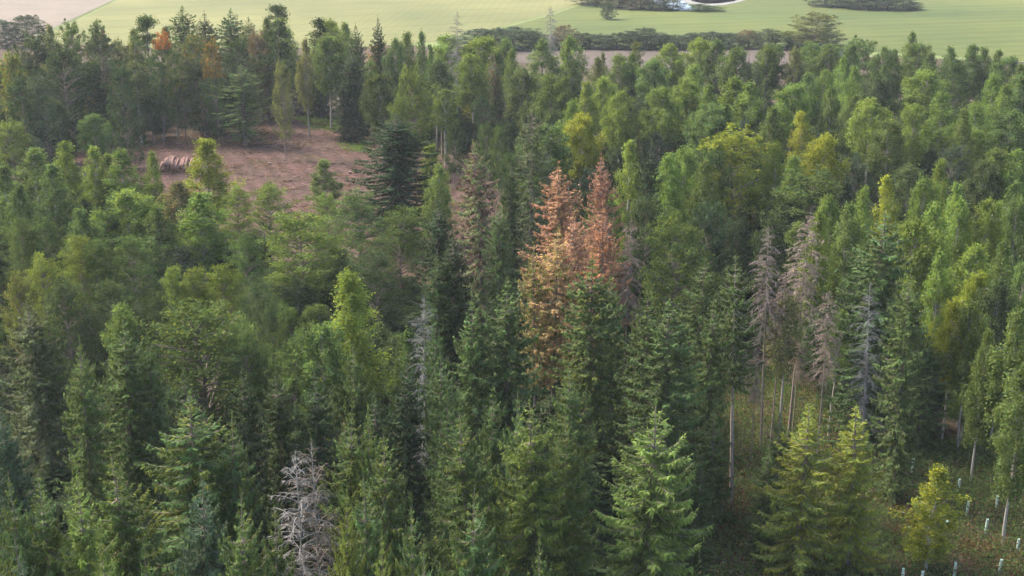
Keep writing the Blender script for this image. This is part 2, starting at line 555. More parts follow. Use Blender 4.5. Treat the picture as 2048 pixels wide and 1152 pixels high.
KINDS = {
    'S': (variants(spruce, range(11, 17), dens=1.05, tw=0.085), 20.0, 5.0, 'spruce', 'spruce_tree', M_NEEDLE, M_BARK),
    'N': (variants(spruce, range(31, 36), dens=1.75, step=0.085, tw=0.042), 20.0, 5.0, 'spruce', 'spruce_tree', M_NEEDLE, M_BARK),
    'J': (variants(spruce, range(41, 45), H=11.0, Rm=1.9, dens=1.7, step=0.085, tw=0.04, gaps=0.3), 11.0, 3.8, 'young spruce', 'spruce_tree', M_NEEDLE, M_BARK),
    'T': (variants(spruce, range(51, 54), base=0.52, dens=1.1, tw=0.08), 20.0, 5.0, 'tall-stemmed spruce', 'spruce_tree', M_NEEDLE, M_BARK),
    'A': (variants(spruce, range(61, 64), base=0.12, dens=0.9, tw=0.075, sparse=0.25, gaps=0.6), 20.0, 5.0, 'thin-crowned spruce', 'spruce_tree', M_NEEDLE, M_BARK),
    'R': (variants(spruce, range(71, 75), base=0.42, dens=1.15, tw=0.065, sparse=0.05, gaps=0.35), 20.0, 5.0, 'dying spruce', 'spruce_tree', M_NEEDLE, M_TWIG),
    'D': (variants(dead_spruce, range(81, 84), twig=0.012, dens=0.75), 20.0, 4.4, 'bare dead spruce', 'dead_spruce_tree', M_TWIG, M_TWIG),
    'F': (variants(dead_spruce, range(85, 87), base=0.3, dens=0.5, twig=0.012, Rm=1.9), 20.0, 3.8, 'bare dead spruce', 'dead_spruce_tree', M_TWIG, M_TWIG),
    'E': (variants(dead_spruce, range(91, 95), base=0.56, dens=1.15, twig=0.02), 20.0, 4.4, 'dead tall-stemmed spruce', 'dead_spruce_tree', M_TWIG, M_TWIG),
    'B': (variants(birch, range(101, 105)) + variants(birch, range(105, 110), base=0.30, Rm=2.0, droop=1.3, pointed=True), 15.0, 4.2, 'birch', 'birch_tree', M_LEAF, M_BIRCH),
    'Y': (variants(birch, range(111, 116), base=0.12, Rm=2.0, nb=66, pointed=True), 15.0, 4.0, 'young birch', 'birch_tree', M_LEAF, M_BIRCH),
    'C': (variants(birch, range(121, 124), base=0.5, nb=34, Rm=1.7, leaves=30), 15.0, 3.4, 'slender bare-stemmed birch', 'birch_tree', M_LEAF, M_BIRCH),
    'K': (variants(birch, range(131, 134), base=0.12, nb=64, Rm=1.25, droop=0.5), 15.0, 2.5, 'narrow columnar tree', 'columnar_tree', M_LEAF, M_BARK),
    'V': (variants(birch, range(141, 144), base=0.15, nb=90, Rm=2.2, cone=1.0, droop=0.7, size=0.14, leaves=70), 15.0, 4.4, 'cone-shaped larch', 'larch_tree', M_LEAF, M_BARK),
    'H': (variants(broadleaf, range(151, 157), layered=True, clumps=78, leaves=150, size=0.21), 13.0, 6.6, 'beech', 'beech_tree', M_LEAF, M_BARK),
    'O': (variants(broadleaf, range(171, 175), clumps=80, leaves=150, size=0.24) + variants(broadleaf, range(175, 179), clumps=92, leaves=150, size=0.24, base=0.06), 15.0, 6.8, 'broadleaf tree', 'broadleaf_tree', M_LEAF, M_BARK),
    'Z': (variants(broadleaf, range(201, 205), base=0.02, clumps=60, leaves=130, size=0.30, Rm=3.6, flat=0.8), 11.0, 7.2, 'shrub', 'hedge_shrub', M_LEAF, M_BARK),
    'P': (variants(pine, range(191, 194)), 18.0, 4.4, 'pine', 'pine_tree', M_NEEDLE, M_BARK),
}
MESHES = {}
for kk, (vs, *_rest) in KINDS.items():
    MESHES[kk] = []
    rads = []
    for i, (T, C) in enumerate(vs):
        cv = np.concatenate(C.v)
        zf = _rest[0] / np.quantile(cv[:, 2], 0.998)
        rads.append(np.quantile(np.hypot(cv[:, 0], cv[:, 1]), 0.955))
        for arr in T.v + C.v:
            arr[:, 2] *= zf
    if kk in 'BYCKVHOPZ':
        KINDS[kk] = (vs, _rest[0], 2 * float(np.mean(rads)), *_rest[2:])
    for i, (T, C) in enumerate(vs):
        MESHES[kk].append((T.mesh(_rest[3] + '_trunk', _rest[5], True), C.mesh(_rest[3] + '_crown', _rest[4])))

# leaf and bark colours (linear base colours; td carries gap shade, hb carries far haze) with the word used for them
TINT = {
    'sg': ((0.06402, 0.09598, 0.03431), 'green'), 'sd': ((0.03778, 0.05598, 0.02475), 'dark green'), 'sb': ((0.04598, 0.07402, 0.044), 'blue-green'),
    'sy': ((0.12, 0.1549, 0.0391), 'yellow-green'), 'so': ((0.08, 0.09196, 0.04161), 'olive'),
    'by': ((0.116, 0.1666, 0.04074), 'yellow-green'), 'bg': ((0.08631, 0.1267, 0.04217), 'green'), 'bb': ((0.1743, 0.2028, 0.03251), 'bright yellow-green'),
    'bo': ((0.1094, 0.1236, 0.05096), 'olive'), 'bd': ((0.05811, 0.08109, 0.03478), 'dark green'), 'yy': ((0.26, 0.25, 0.028), 'yellow'),
    'hg': ((0.06484, 0.1009, 0.03774), 'green'), 'hd': ((0.0432, 0.06528, 0.03314), 'dark green'), 'hb': ((0.05075, 0.0712, 0.04633), 'blue-green'),
    'hy': ((0.1045, 0.1405, 0.03826), 'yellow-green'), 'ho': ((0.2536, 0.1038, 0.02894), 'orange'), 'hgo': ((0.2113, 0.1286, 0.02894), 'golden'),
    'rr': ((0.255, 0.130, 0.084), 'rust-red'), 'ro': ((0.255, 0.165, 0.080), 'orange-brown'), 'rp': ((0.175, 0.115, 0.084), 'pinkish-brown'),
    'td': ((0.03402, 0.05, 0.02212), 'dark green'), 'gd': ((0.115, 0.108, 0.097), 'dull grey'), 'gg': ((0.165, 0.157, 0.146), 'grey'), 'gb': ((0.135, 0.102, 0.078), 'brown-grey'), 'hbr': ((0.08981, 0.06926, 0.04633), 'brownish'),
}

# ------------------------------------------------------------------ the land
def link(o, parent=None):
    col.objects.link(o)
    if parent is not None:
        o.parent = parent
    return o

def tag(o, label=None, cat=None, group=None, kind=None):
    for k, v in (('label', label), ('category', cat), ('group', group), ('kind', kind)):
        if v is not None:
            o[k] = v
    return o

def sheet(name, pts, z, mat, label=None):
    me = bpy.data.meshes.new(name)
    bm = bmesh.new()
    f = bm.faces.new([bm.verts.new((p[0], p[1], z)) for p in pts])
    if f.calc_area() and f.normal.z < 0:
        f.normal_flip()
    bmesh.ops.triangulate(bm, faces=bm.faces[:])
    bm.normal_update()
    for f in bm.faces:
        if f.normal.z < 0:
            f.normal_flip()
    bm.to_mesh(me)
    bm.free()
    me.materials.append(mat)
    return tag(link(bpy.data.objects.new(name, me)), label=label, kind='structure')

def smooth_px(pts, k=6, wob=0.0, seed=0):
    """Pixel outline -> ground outline, rounded a little and made uneven in metres."""
    rng = random.Random(seed)
    w = [at(x, y) for x, y in pts]
    out = []
    for i in range(len(w)):
        a, b = w[i], w[(i + 1) % len(w)]
        for j in range(k):
            p = a.lerp(b, j / k)
            out.append((p.x + rng.uniform(-wob, wob), p.y + rng.uniform(-wob, wob)))
    return out

M_GRASS = ground_material('grass_land', [(0.3, (0.09, 0.12, 0.04)), (0.7, (0.14, 0.16, 0.06))], 0.25)
M_FLOOR = ground_material('forest_floor', [(0.3, (0.030, 0.022, 0.015)), (0.55, (0.060, 0.042, 0.028)), (0.75, (0.045, 0.050, 0.020))], 0.9,
                          [(0.4, (0.040, 0.030, 0.020)), (0.65, (0.09, 0.058, 0.038))], 0.12, 0.5, bump=0.25, bscale=1.2)
M_CLEAR = ground_material('clearing_soil', [(0.25, (0.030, 0.019, 0.015)), (0.5, (0.078, 0.044, 0.037)), (0.8, (0.130, 0.084, 0.074))], 1.1,
                          [(0.35, (0.042, 0.040, 0.022)), (0.65, (0.088, 0.046, 0.040))], 0.13, 0.45, stripe=(R(-20), 0.12, 0.12), bump=0.5, bscale=0.9)
M_CROP = ground_material('crop_field', [(0.3, (0.086, 0.088, 0.032)), (0.7, (0.120, 0.116, 0.046))], 0.05,
                         [(0.3, (0.076, 0.088, 0.032)), (0.7, (0.136, 0.132, 0.056))], 0.012, 0.5, stripe=(R(4), 0.10, 0.03), tram=(R(62), 21.0, 0.16))
M_STRAW = ground_material('straw_field', [(0.3, (0.105, 0.088, 0.068)), (0.7, (0.138, 0.115, 0.090))], 0.05, stripe=(R(-40), 0.10, 0.05))
M_PAST = ground_material('pasture', [(0.3, (0.044, 0.058, 0.013)), (0.7, (0.072, 0.084, 0.020))], 0.10,
                         [(0.3, (0.030, 0.054, 0.016)), (0.7, (0.090, 0.094, 0.026))], 0.010, 0.65, stripe=(R(74), 0.03, 0.06), tram=(R(70), 26.0, 0.14))
M_PLOUGH = ground_material('ploughed_soil', [(0.3, (0.055, 0.044, 0.037)), (0.7, (0.084, 0.066, 0.056))], 0.4, stripe=(R(88), 0.5, 0.10), bump=0.2)
M_TRACK = ground_material('track', [(0.3, (0.12, 0.113, 0.104)), (0.7, (0.17, 0.162, 0.15))], 0.5)
M_VERGE = ground_material('verge', [(0.3, (0.06, 0.075, 0.03)), (0.7, (0.12, 0.13, 0.05))], 0.5)

G = 2600
sheet('ground', [(-G, -200), (G, -200), (G, G), (-G, G)], -0.06, M_GRASS)
FOREST = [(-400, 1500), (-900, 300), (-300, 90), (40, 82), (500, 84), (850, 92), (960, 112), (1200, 128), (1560, 128), (1700, 112), (1900, 118), (2080, 125), (2500, 160), (3200, 400), (2700, 1500)]
forest_px = [at(x, y) for x, y in FOREST]
sheet('forest_floor', [(p.x, p.y) for p in forest_px], -0.02, M_FLOOR)
CLEARING = [(60, 300), (300, 284), (470, 272), (540, 242), (600, 224), (660, 230), (745, 270), (800, 300), (900, 322), (960, 345), (1010, 420), (985, 520), (940, 550), (860, 545), (740, 520), (660, 490), (560, 470), (420, 430), (300, 385), (150, 340)]
clearing_w = smooth_px(CLEARING, 5, 0.8, 3)
sheet('clearing_ground', clearing_w, 0.02, M_CLEAR)
sheet('straw_field', smooth_px([(-300, 112), (55, 80), (226, 0), (405, -80), (-900, -80)], 2), 0.03, M_STRAW)
sheet('crop_field', smooth_px([(60, 86), (229, 3), (412, -80), (1330, -80), (1182, 0), (1100, 28), (990, 58), (868, 84), (700, 96), (300, 96)], 2), 0.03, M_CROP)
sheet('pasture', smooth_px([(872, 86), (994, 60), (1104, 30), (1186, 2), (1335, -80), (2900, -80), (2500, 155), (2050, 122), (1700, 100), (1530, 92), (960, 92)], 2), 0.03, M_PAST)
sheet('ploughed_strip', smooth_px([(955, 95), (1100, 97), (1300, 99), (1520, 97), (1640, 99), (1690, 112), (1560, 145), (1200, 140), (960, 118)], 3), 0.06, M_PLOUGH)
sheet('field_verge', smooth_px([(58, 84), (228, 1), (410, -80), (405, -80), (224, 1), (52, 84)], 4), 0.09, M_VERGE)
sheet('farm_track', smooth_px([(1362, 2), (1385, 10), (1420, 12), (1452, 10), (1480, 4), (1520, -8), (1600, -40), (1580, -40), (1500, -10), (1468, 3), (1440, 7), (1410, 8), (1385, 3), (1365, -12)], 3), 0.09, M_TRACK)
sheet('farmyard', smooth_px([(1340, -2), (1390, 9), (1420, 6), (1410, -12), (1350, -20)], 3), 0.07, M_TRACK)

# ------------------------------------------------------------------ the trees, read off the photograph
# kind, x and y of the top in the photo, crown width there, height in metres (or b + y of the visible foot), leaf colour [, second colour:share] [| label | short name]
TREES = '''
O 52 30 80 b92 hb | hazy blue-green tree beyond the wood at the corner of the crop field | hazy far tree by the crop field
O 8 40 60 b96 hb | hazy far tree cut by the picture's edge below the pinkish field | hazy tree at the picture edge
O 55 60 95 21 hb | tall blue-green broadleaf tree with brownish top at the wood's back corner | blue-green corner tree
B 97 50 36 19 bo
O 140 40 62 19 hg
O 195 40 46 18 hg
O 205 62 84 20 hd hbr:0.2
O 122 92 90 19 hd
O 168 125 100 b286 hd | big dark broadleaf tree facing the clearing with a yellow sapling at its foot | big dark tree behind the sapling
O 240 78 46 18 bo
B 268 58 40 18 bo
P 297 30 60 21 sg | ragged pine standing above the orange-crowned tree | ragged pine
P 327 52 28 20 sd
O 311 64 62 b285 hg ho:0.75:0.78 | broadleaf tree with bright orange autumn crown at the wood's edge | orange-crowned tree
C 270 122 62 b287 bo | slender pale-stemmed birch with thin olive leaves by the clearing | olive pale-stemmed birch
C 342 92 44 b277 bo | tall slender birch with bent pale stem beside the orange-crowned tree | bent-stemmed birch
S 365 17 84 21 bg | green cone-shaped spruce rising above the wood right of the orange-crowned tree | green cone on the skyline
S 408 30 74 20 bo
S 462 22 80 20 bg
S 494 38 54 19 bo
O 386 62 62 19 hg hgo:0.25
O 426 76 46 19 hg hgo:0.5:0.6 | broadleaf tree with golden autumn leaves behind the loose pale conifer | golden-leaved tree
O 400 108 95 b272 hb
O 470 74 66 18 hd
A 483 132 96 b292 bg | loose pale green conifer standing alone at the clearing's edge | loose pale conifer
O 530 104 96 b245 hd | dark broadleaf tree with stout stem at the clearing's far end | stout dark tree
P 546 10 56 22 sd | tallest dark pine poking up from the wood behind the stout dark tree | tallest pine
B 528 36 40 19 bg
B 562 36 66 19 by | wide yellow-green birch beside the tallest pine | wide back-row birch
O 12 102 60 19 hy hgo:0.1
O 40 150 66 17 hd
O 84 152 72 17 hb
O 102 190 64 b290 hb
O 46 205 60 b300 hb
O 140 232 44 b292 bg
K 172 180 26 b285 yy | thin yellow sapling under the big dark tree by the clearing | yellow sapling
O 225 190 60 b288 hd
O 240 120 66 18 hd
O 300 190 46 b285 hd
O 440 170 50 b275 hd
O 365 175 50 b280 hb
B 250 215 34 b287 bd
O 515 60 50 18 hbr
K 635 36 46 20 bd | slim dark columnar tree standing up against the crop field | slim dark column
B 668 40 48 19 by
B 692 45 44 19 bg
S 720 55 46 20 sg
S 755 38 36 21 sd | dark pointed spruce rising above the bare-stemmed pair | dark pointed spruce
C 757 82 50 b257 bo ro:0.25 | tall bare-stemmed birch with rusty olive top beside the clearing | rusty bare-stemmed birch
C 739 122 36 b274 by | shorter bare-stemmed birch with small yellow-green top by the clearing | small-topped bare stem
B 655 70 60 18 bg
O 592 110 68 b232 hd
O 642 118 66 b235 hd ro:0.12
O 616 150 60 b232 hd
O 562 122 40 17 bo
B 610 80 36 18 bo
S 706 108 72 b282 sd | broad dark spruce with branches to the ground at the clearing's edge | broad dark edge spruce
S 690 168 50 b285 sd
B 810 66 50 18 bg
B 792 76 34 18 bg
B 842 63 32 19 bg
B 866 90 26 18 bg
B 896 70 54 17 by
F 912 22 50 23 gd | gaunt ragged dead conifer with stubby branches against the crop field | gaunt ragged conifer
B 966 74 76 17 by
B 945 110 56 16 by | yellow-green birch in front of the gaunt ragged conifer | birch before the gaunt conifer
S 987 118 36 16 so rr:0.25
B 1010 76 34 17 bg
O 828 132 84 17 hy | loose leafy yellow-green broadleaf tree behind the dense dark fir | loose leafy tree behind the fir
O 800 186 62 14 hy
C 889 178 58 b330 bg | birch with white lower stem standing at the clearing's end | white-stemmed birch at the clearing
O 938 206 28 6 yy | small yellow tree in the shade of the birches | small yellow tree
O 970 244 44 10 hg
O 1003 250 40 11 hg
O 1018 300 46 12 hg
B 760 150 50 16 bd
B 870 120 46 16 bd
O 905 240 44 11 hd
B 1028 98 36 16 bg
B 1082 78 64 16 bg
B 1142 72 58 16 by | tall yellow-green birch at the back in front of the field hedge | tall birch before the hedge
E 1104 14 34 21 gg | thin dead pole of a conifer standing up against the pasture | thin dead pole
B 1196 116 44 15 bo
B 1208 106 20 15 bo
B 1240 110 44 15 bg
B 1262 108 38 15 bg
K 1276 84 30 16 bo | narrow column-like tree standing up before the ploughed strip | narrow column by the ploughed strip
B 1310 120 52 15 bg
B 1342 88 46 15 by
B 1396 76 52 15 by
B 1440 80 62 15 bg
B 1382 130 56 15 by
B 1476 94 54 15 bg
S 1502 118 22 15 sd
S 1514 126 28 15 sd | dark slim spruce among the birches by the ploughed strip | dark slim spruce
B 1532 90 40 15 bg
B 1172 164 52 15 by
B 1205 154 46 15 by
B 1240 184 50 15 by
B 1140 204 60 15 by
B 1166 228 62 15 bb | brightest yellow-green birch above the rust-red spruces | bright birch above the rust spruces
A 1062 216 92 21 so | tall thin-crowned olive spruce with dark stem beside the rust-red group | tall olive spruce
B 1102 250 70 15 bg
B 1322 174 56 15 by
B 1376 158 56 15 by
B 1420 168 46 15 by
B 1470 156 76 15 by | widest yellow-green birch behind the big round green tree | widest birch behind the round tree
B 1502 164 64 15 by
B 1416 208 66 15 bg
B 1452 208 56 15 bg
B 1048 138 56 15 bd
B 1100 150 50 15 bg
B 1130 152 46 15 bg
O 1468 250 170 17 bb by:0.4 | big round green broadleaf tree with lit yellow top among the birches | big round green tree
O 1425 290 90 15 hg
Y 1256 283 62 16 by | leafy yellow-green birch beside the rust-red spruce with the round top | leafy birch beside the rust spruces
S 1292 296 60 17 sd | dark spruce stem between two leafy yellow-green birches | dark spruce between the birches
B 1340 308 66 15 by
B 1368 298 56 15 by
B 1410 320 60 15 bg
B 1546 88 40 15 bg
B 1592 94 26 15 bo
B 1622 84 46 15 bg
B 1660 88 46 15 bg
O 1722 74 88 15 hg | wide rounded broadleaf tree on the skyline above the pasture | wide rounded skyline tree
B 1698 90 54 15 bg
B 1766 94 36 15 bg
B 1792 100 40 14 bg
B 1822 64 38 16 bg | tallest birch on the skyline above the pasture's lower edge | tallest skyline birch
B 1838 86 48 15 bg
B 1862 106 46 14 bg
B 1900 94 46 15 bg
B 1940 90 56 15 bg
B 1970 96 46 14 bg
B 1996 100 40 14 bg
B 2022 114 56 14 bg
B 2044 130 46 14 bg
B 1682 114 36 15 by
B 1646 140 40 15 by
B 1620 146 56 15 bg
B 1586 168 60 15 by
B 1718 134 48 15 by
B 1662 174 46 15 bg
B 1850 140 68 15 by
O 1912 120 78 15 hg | rounded dark broadleaf tree among the far birches below the pasture | rounded tree among far birches
B 1980 150 56 15 by
B 2016 170 56 15 by
B 2042 150 56 15 bg
B 1760 150 50 14 bd
B 1545 215 60 14 bg
B 1700 190 50 14 bg
Y 1612 224 52 14 bb | bright yellow-green birch above the dense rounded willow | bright birch above the willow
B 1650 268 56 15 bb
B 1746 198 62 15 by | yellow-green birch with a domed top in the far birch stand | domed far birch
B 1820 208 54 15 by
B 1880 184 66 15 by
B 1930 218 56 15 bg
B 1966 208 66 15 by
B 2026 220 66 15 bg
B 1782 240 56 14 bg
B 1556 288 58 15 by
B 1592 312 60 14 by
O 1625 336 160 13 hg | dense rounded green willow-like tree left of the white-stemmed birch | dense rounded willow
O 1712 306 70 12 hb
Y 1760 272 62 b378 by | birch with visible white stem standing among the right-hand birches | white-stemmed birch on the right
Y 1790 350 54 15 bb | bright yellow-green birch right of the dense rounded willow | bright birch by the willow
B 1885 320 54 15 by
B 1850 354 46 14 by
B 1906 364 58 15 by
B 1870 408 82 15 by | wide yellow-green birch with several rounded tops | wide many-topped birch
B 1926 398 58 15 by
B 1976 398 54 15 by
B 2016 364 56 14 bg
B 2040 394 50 14 bg
B 1996 298 66 14 bg
B 2034 300 56 14 by
B 1970 320 50 13 bd
B 1820 330 60 12 bd
O 1905 290 70 11 hb | low blue-green broadleaf tree in the dark hollow between birches | low tree in the hollow
B 1664 392 44 14 by
B 1716 378 58 15 by
B 1636 422 54 15 by
B 1690 408 60 15 bg
S 1750 430 165 20 sg | big broad green spruce beside the paired tall dead spruces | big broad spruce by the dead pair
B 1832 440 84 15 by
B 1884 498 58 14 by
B 1950 488 62 14 by
B 1960 546 46 13 bb | small bright yellow-green birch near the right edge of the picture | small bright edge birch
B 2012 484 60 14 bg
B 2042 520 50 14 bg
B 2005 560 60 13 bd
S 1825 560 100 18 sg
B 1912 596 58 13 bb | small bright yellow birch crown in the shade near the picture's edge | small bright shaded birch
B 1946 610 56 13 bg
B 1976 655 56 13 bg
B 1938 728 66 b888 bg | shaded birch with pale leaning stem above the tree guards | leaning pale-stemmed birch
B 2044 620 90 15 bg | broad green birch cut by the right edge of the picture | broad edge birch
B 2050 730 80 14 bg
S 1856 690 90 b905 sg
B 2000 700 60 b890 bd
F 1752 566 74 b948 gd | tall bare grey dead spruce with drooping branches beside the tree guards | tall bare grey spruce
F 1796 690 44 b945 gd | grey leaning dead stem close beside the tall bare grey spruce | leaning grey dead stem
R 1130 337 122 20 rr ro:0.45 | largest rust-red dying spruce in the middle of the wood | largest rust-red spruce
R 1200 315 84 20 rr | rust-red dying spruce with blunt round top, farthest of its group | blunt rust-red spruce
R 1150 432 108 20 rr ro:0.3 | rust-red spruce just in front of the largest rust-red spruce | second rust-red spruce
R 1205 424 94 20 rr rp:0.4 | slim pointed rust-red spruce beside the pinkish-grey dead spruce | slim pointed rust spruce
E 1252 447 62 19 rp | pinkish-grey dead spruce right of the rust-red group | pinkish-grey dead spruce
R 1108 466 138 20 ro sy:0.35 | tall orange-yellow dying spruce in front of the rust-red group | orange-yellow spruce
R 1074 492 76 19 ro sy:0.5 | small-topped orange-yellow spruce leaning on its taller neighbour | small orange-yellow spruce
O 1215 392 70 13 hg
O 1296 392 90 14 hd
O 1356 430 130 15 hg hy:0.3 | broad leafy tree with yellow top in front of the big round green tree | broad yellow-topped tree
O 1420 400 90 13 hd
O 1540 420 80 12 hd
T 1488 514 110 b1010 sg | green spruce on a long bare pale stem beside the dead trio | long-stemmed spruce
S 1182 524 140 20 sg sy:0.3 | light green spruce in front of the orange-yellow spruce | light spruce before the orange one
S 1305 590 115 19 sg
S 1345 606 135 19 sg
S 1232 556 80 18 sg
A 1266 600 56 17 so
S 1400 520 100 17 sg
S 1430 600 90 17 sg
N 792 236 150 b500 sd | dense dark fir towering at the clearing's edge | dense dark fir
Y 860 290 58 13 by
Y 872 330 58 13 bg
Y 648 320 58 b430 bg | young round birch standing alone before the brown clearing | lone young birch in the clearing
S 967 292 92 20 bo rp:0.4 | tan-tinged olive spruce beside the brown strip of the clearing | tan-tinged spruce
S 1000 412 76 17 sg
S 1020 330 50 16 sd
H 530 366 92 11 hy
H 600 428 170 13 hy by:0.3 | broad leafy tree with golden-tinged top below the clearing | golden-tinged leafy tree
H 712 384 120 12 hg
H 800 414 110 12 hg
H 655 384 60 10 hy
S 868 408 95 17 sd | dark spruce in front of the dense dark fir | dark spruce before the fir
S 906 468 105 18 sd
S 870 520 76 16 sg
H 485 468 80 12 hg
V 696 544 125 17 by | bright green cone-shaped larch in the centre of the shaded wood | bright cone-shaped larch
H 750 500 100 11 hd
O 20 240 80 11 hy | yellow-green bushy tree at the picture edge below the back wood | yellow-green edge tree
Y 62 298 84 12 bg | broad green birch near the left edge before the back wood | broad left-edge birch
Y 130 284 60 12 by
Y 184 294 52 12 by
Y 238 298 74 12 by
Y 214 308 40 11 by
Y 300 304 44 12 by
Y 410 278 86 13 bb | bright leafy birch standing just in front of the log pile | bright birch by the log pile
B 352 362 76 10 bo ro:0.1
B 396 388 96 12 by
Y 8 330 66 12 bg
Y 102 330 70 12 bg
B 32 372 66 12 bg
B 250 380 84 12 by | broad yellow-green birch in front of the birches by the log pile | broad birch before the clearing
B 160 420 76 12 bg
B 318 412 70 11 bg
H 470 374 70 10 hy
H 42 432 66 11 hg
O 210 410 80 11 hg
O 90 430 80 11 hg
O 300 470 80 10 hg hbr:0.2
H 78 504 86 12 hy
H 156 470 96 12 hy | yellow-tipped beech with upright shoots left of the middle of the wood | yellow-tipped beech
H 186 480 70 12 hg
H 262 474 96 12 hg
H 352 530 64 12 hy
H 396 536 76 12 hy
H 440 528 96 12 hy | bright yellow-green beech with spiky shoots | bright spiky beech
H 26 544 76 12 hy hbr:0.3
H 130 560 100 12 hd
H 230 560 100 12 hd
H 310 580 90 11 hd
H 500 560 90 12 hd
H 540 590 80 12 hd
S 62 608 130 17 so
S 92 600 60 17 sg
S 226 654 135 19 sg | pointed green spruce in front of the shaded beeches | pointed spruce before the beeches
S 150 700 110 19 sg
S 296 682 80 18 sg
H 402 606 240 14 hg hy:0.2 | widest layered beech with flat tiers in the shaded wood | widest layered beech
H 488 640 110 13 hg
S 380 746 100 18 sd
S 480 750 100 18 sd
B 236 608 60 14 bg
N 384 814 210 20 sg sy:0.35 | big light-topped spruce with wide skirts in the near stand | big light-topped spruce
N 456 858 90 19 sg
N 18 830 100 19 sb
H 562 600 76 13 hd
H 592 606 76 13 hg
H 580 660 90 13 hg
B 640 650 80 14 bg
D 842 598 70 18 gd | pale grey bare dead spruce in the middle of the shaded wood | pale grey dead spruce
S 885 644 76 18 sg
S 955 606 110 19 sg
S 1015 574 150 20 sg
S 885 720 90 18 sg
S 892 794 84 18 sg
S 966 780 84 18 sg
S 792 720 110 18 sd
S 632 750 110 17 sd
O 695 770 130 14 hd
S 760 790 90 16 sd
S 560 740 100 17 sd
S 720 690 80 17 sg
N 40 980 84 20 sg
N 84 970 100 20 sg
N 172 980 130 20 sy | yellow-green spruce with upswept boughs in the front row | yellow-green upswept spruce
N 266 940 150 20 sg sy:0.4
N 224 1096 90 20 sy
N 26 1076 84 20 sg | green spruce at the very bottom left corner of the picture | bottom corner spruce
N 74 1092 90 20 sb
N 380 966 130 20 sb
N 480 1026 120 20 sg | green spruce just left of the two front dead spruces | spruce by the front dead pair
N 276 1130 60 20 sg
N 540 1042 84 19 sg
D 597 920 150 20 gg | bare grey dead spruce with matted twigs in the front row | matted grey front spruce
D 636 896 130 20 gb | pale brown-grey dead spruce in the front row beside its matted twin | brown-grey front dead spruce
N 662 848 120 20 sg sy:0.3
N 736 846 76 20 sy
N 768 896 130 20 sg sy:0.3
N 682 1006 76 20 sy
N 732 996 110 20 sg
N 752 1096 76 20 sy
N 822 1030 90 20 sg
N 842 1100 76 20 sg
N 922 1000 120 20 sg
N 950 856 140 20 sg sy:0.3 | tall spruce with ragged yellow-tipped boughs in the front row | ragged yellow-tipped spruce
N 1030 822 76 20 sg
N 1080 836 150 20 sy sg:0.5 | tall yellow-green front spruce with drooping side boughs | tall drooping front spruce
N 1156 746 100 19 sg
N 1160 862 90 19 sg
N 1292 848 185 20 sy sg:0.45 | finest yellow-topped front spruce with visible grey stem | yellow-topped front spruce
N 1076 1110 90 20 sg
E 1548 458 78 b905 gb | left of the two tall dead spruces, grey-brown with drooping twigs | left of the dead pair
E 1606 428 96 b872 gb | taller of the two tall dead spruces, brown drooping twigs | taller of the dead pair
E 1562 548 60 b900 rp | pinkish dead spruce below the tall dead pair | pinkish dead spruce below the pair
E 1660 578 70 b935 gb rp:0.3 | dead spruce with half-bare crown beside the tall dead pair | half-bare dead spruce
C 1576 588 64 b905 bo | slender olive birch among the dead spruces | olive birch among the dead spruces
C 1676 618 56 b880 by | slender yellow-green birch beside the half-bare dead spruce | yellow-green birch by the half-bare spruce
E 1515 690 40 b930 gb
E 1600 640 40 b880 gb
J 1612 818 150 b1150 sy bb:0.5 | young yellow-green spruce at the foot of the dead trunks | young yellow-green spruce
J 1720 820 138 b1140 sy bb:0.6 | young bright yellow spruce beside the tree guards | young bright yellow spruce
J 1566 830 70 b1040 sg
J 1432 832 90 b1060 sg
J 1395 930 90 b1130 sg
J 1540 900 80 b1110 sg
Y 1872 936 84 b1142 yy by:0.4 | small bright yellow birch standing among the tree guards | small yellow birch by the guards
'''
# far copse, hedge shrubs and field trees (foot given); hb tint puts haze into the shrub leaves
FAR = '''
O 1216 4 34 b39 hd | lone dark tree standing in the middle of the pasture | lone pasture tree
Z 1175 -14 34 b9 hbr
Z 1196 -18 40 b12 hb
Z 1240 -16 44 b16 hbr
Z 1262 -10 36 b18 hb
Z 1284 -14 40 b19 hbr
Z 1305 -8 34 b20 hb
Z 1326 -6 34 b20 hbr
Z 1346 -2 30 b21 hb
Z 1398 8 34 b22 hg
Z 1428 12 28 b22 hg
Z 1655 -20 50 b12 hb
Z 1690 -18 50 b15 hb
Z 1722 -14 46 b18 hb
Z 1752 -12 46 b19 hb
Z 1780 -10 42 b20 hb
Z 1806 -4 36 b20 hb
Z 1826 4 24 b19 hb
Z 960 58 50 b100 hb
Z 990 56 46 b100 hb
Z 1030 54 54 b98 hb
Z 1064 62 40 b98 hb
Z 1128 50 34 b98 hbr
Z 1092 68 40 b98 hb
Z 1166 66 46 b97 hb
Z 1200 68 46 b97 hb
Z 1236 66 46 b97 hb
Z 1264 62 44 b98 hb
Z 1292 56 46 b98 hb
Z 1324 68 46 b98 hb
Z 1356 70 46 b97 hb
Z 1390 66 42 b96 hb
Z 1428 64 56 b96 hb
Z 1460 66 46 b96 hb
Z 1498 60 36 b97 hbr
Z 1540 58 40 b98 hb
Z 1574 62 50 b98 hy
Z 1606 66 50 b99 hb
O 1632 24 100 b104 bo | tall sparse olive tree above the hedge at the end of the ploughed strip | tall sparse hedge tree
Z 1654 64 44 b100 hb
'''

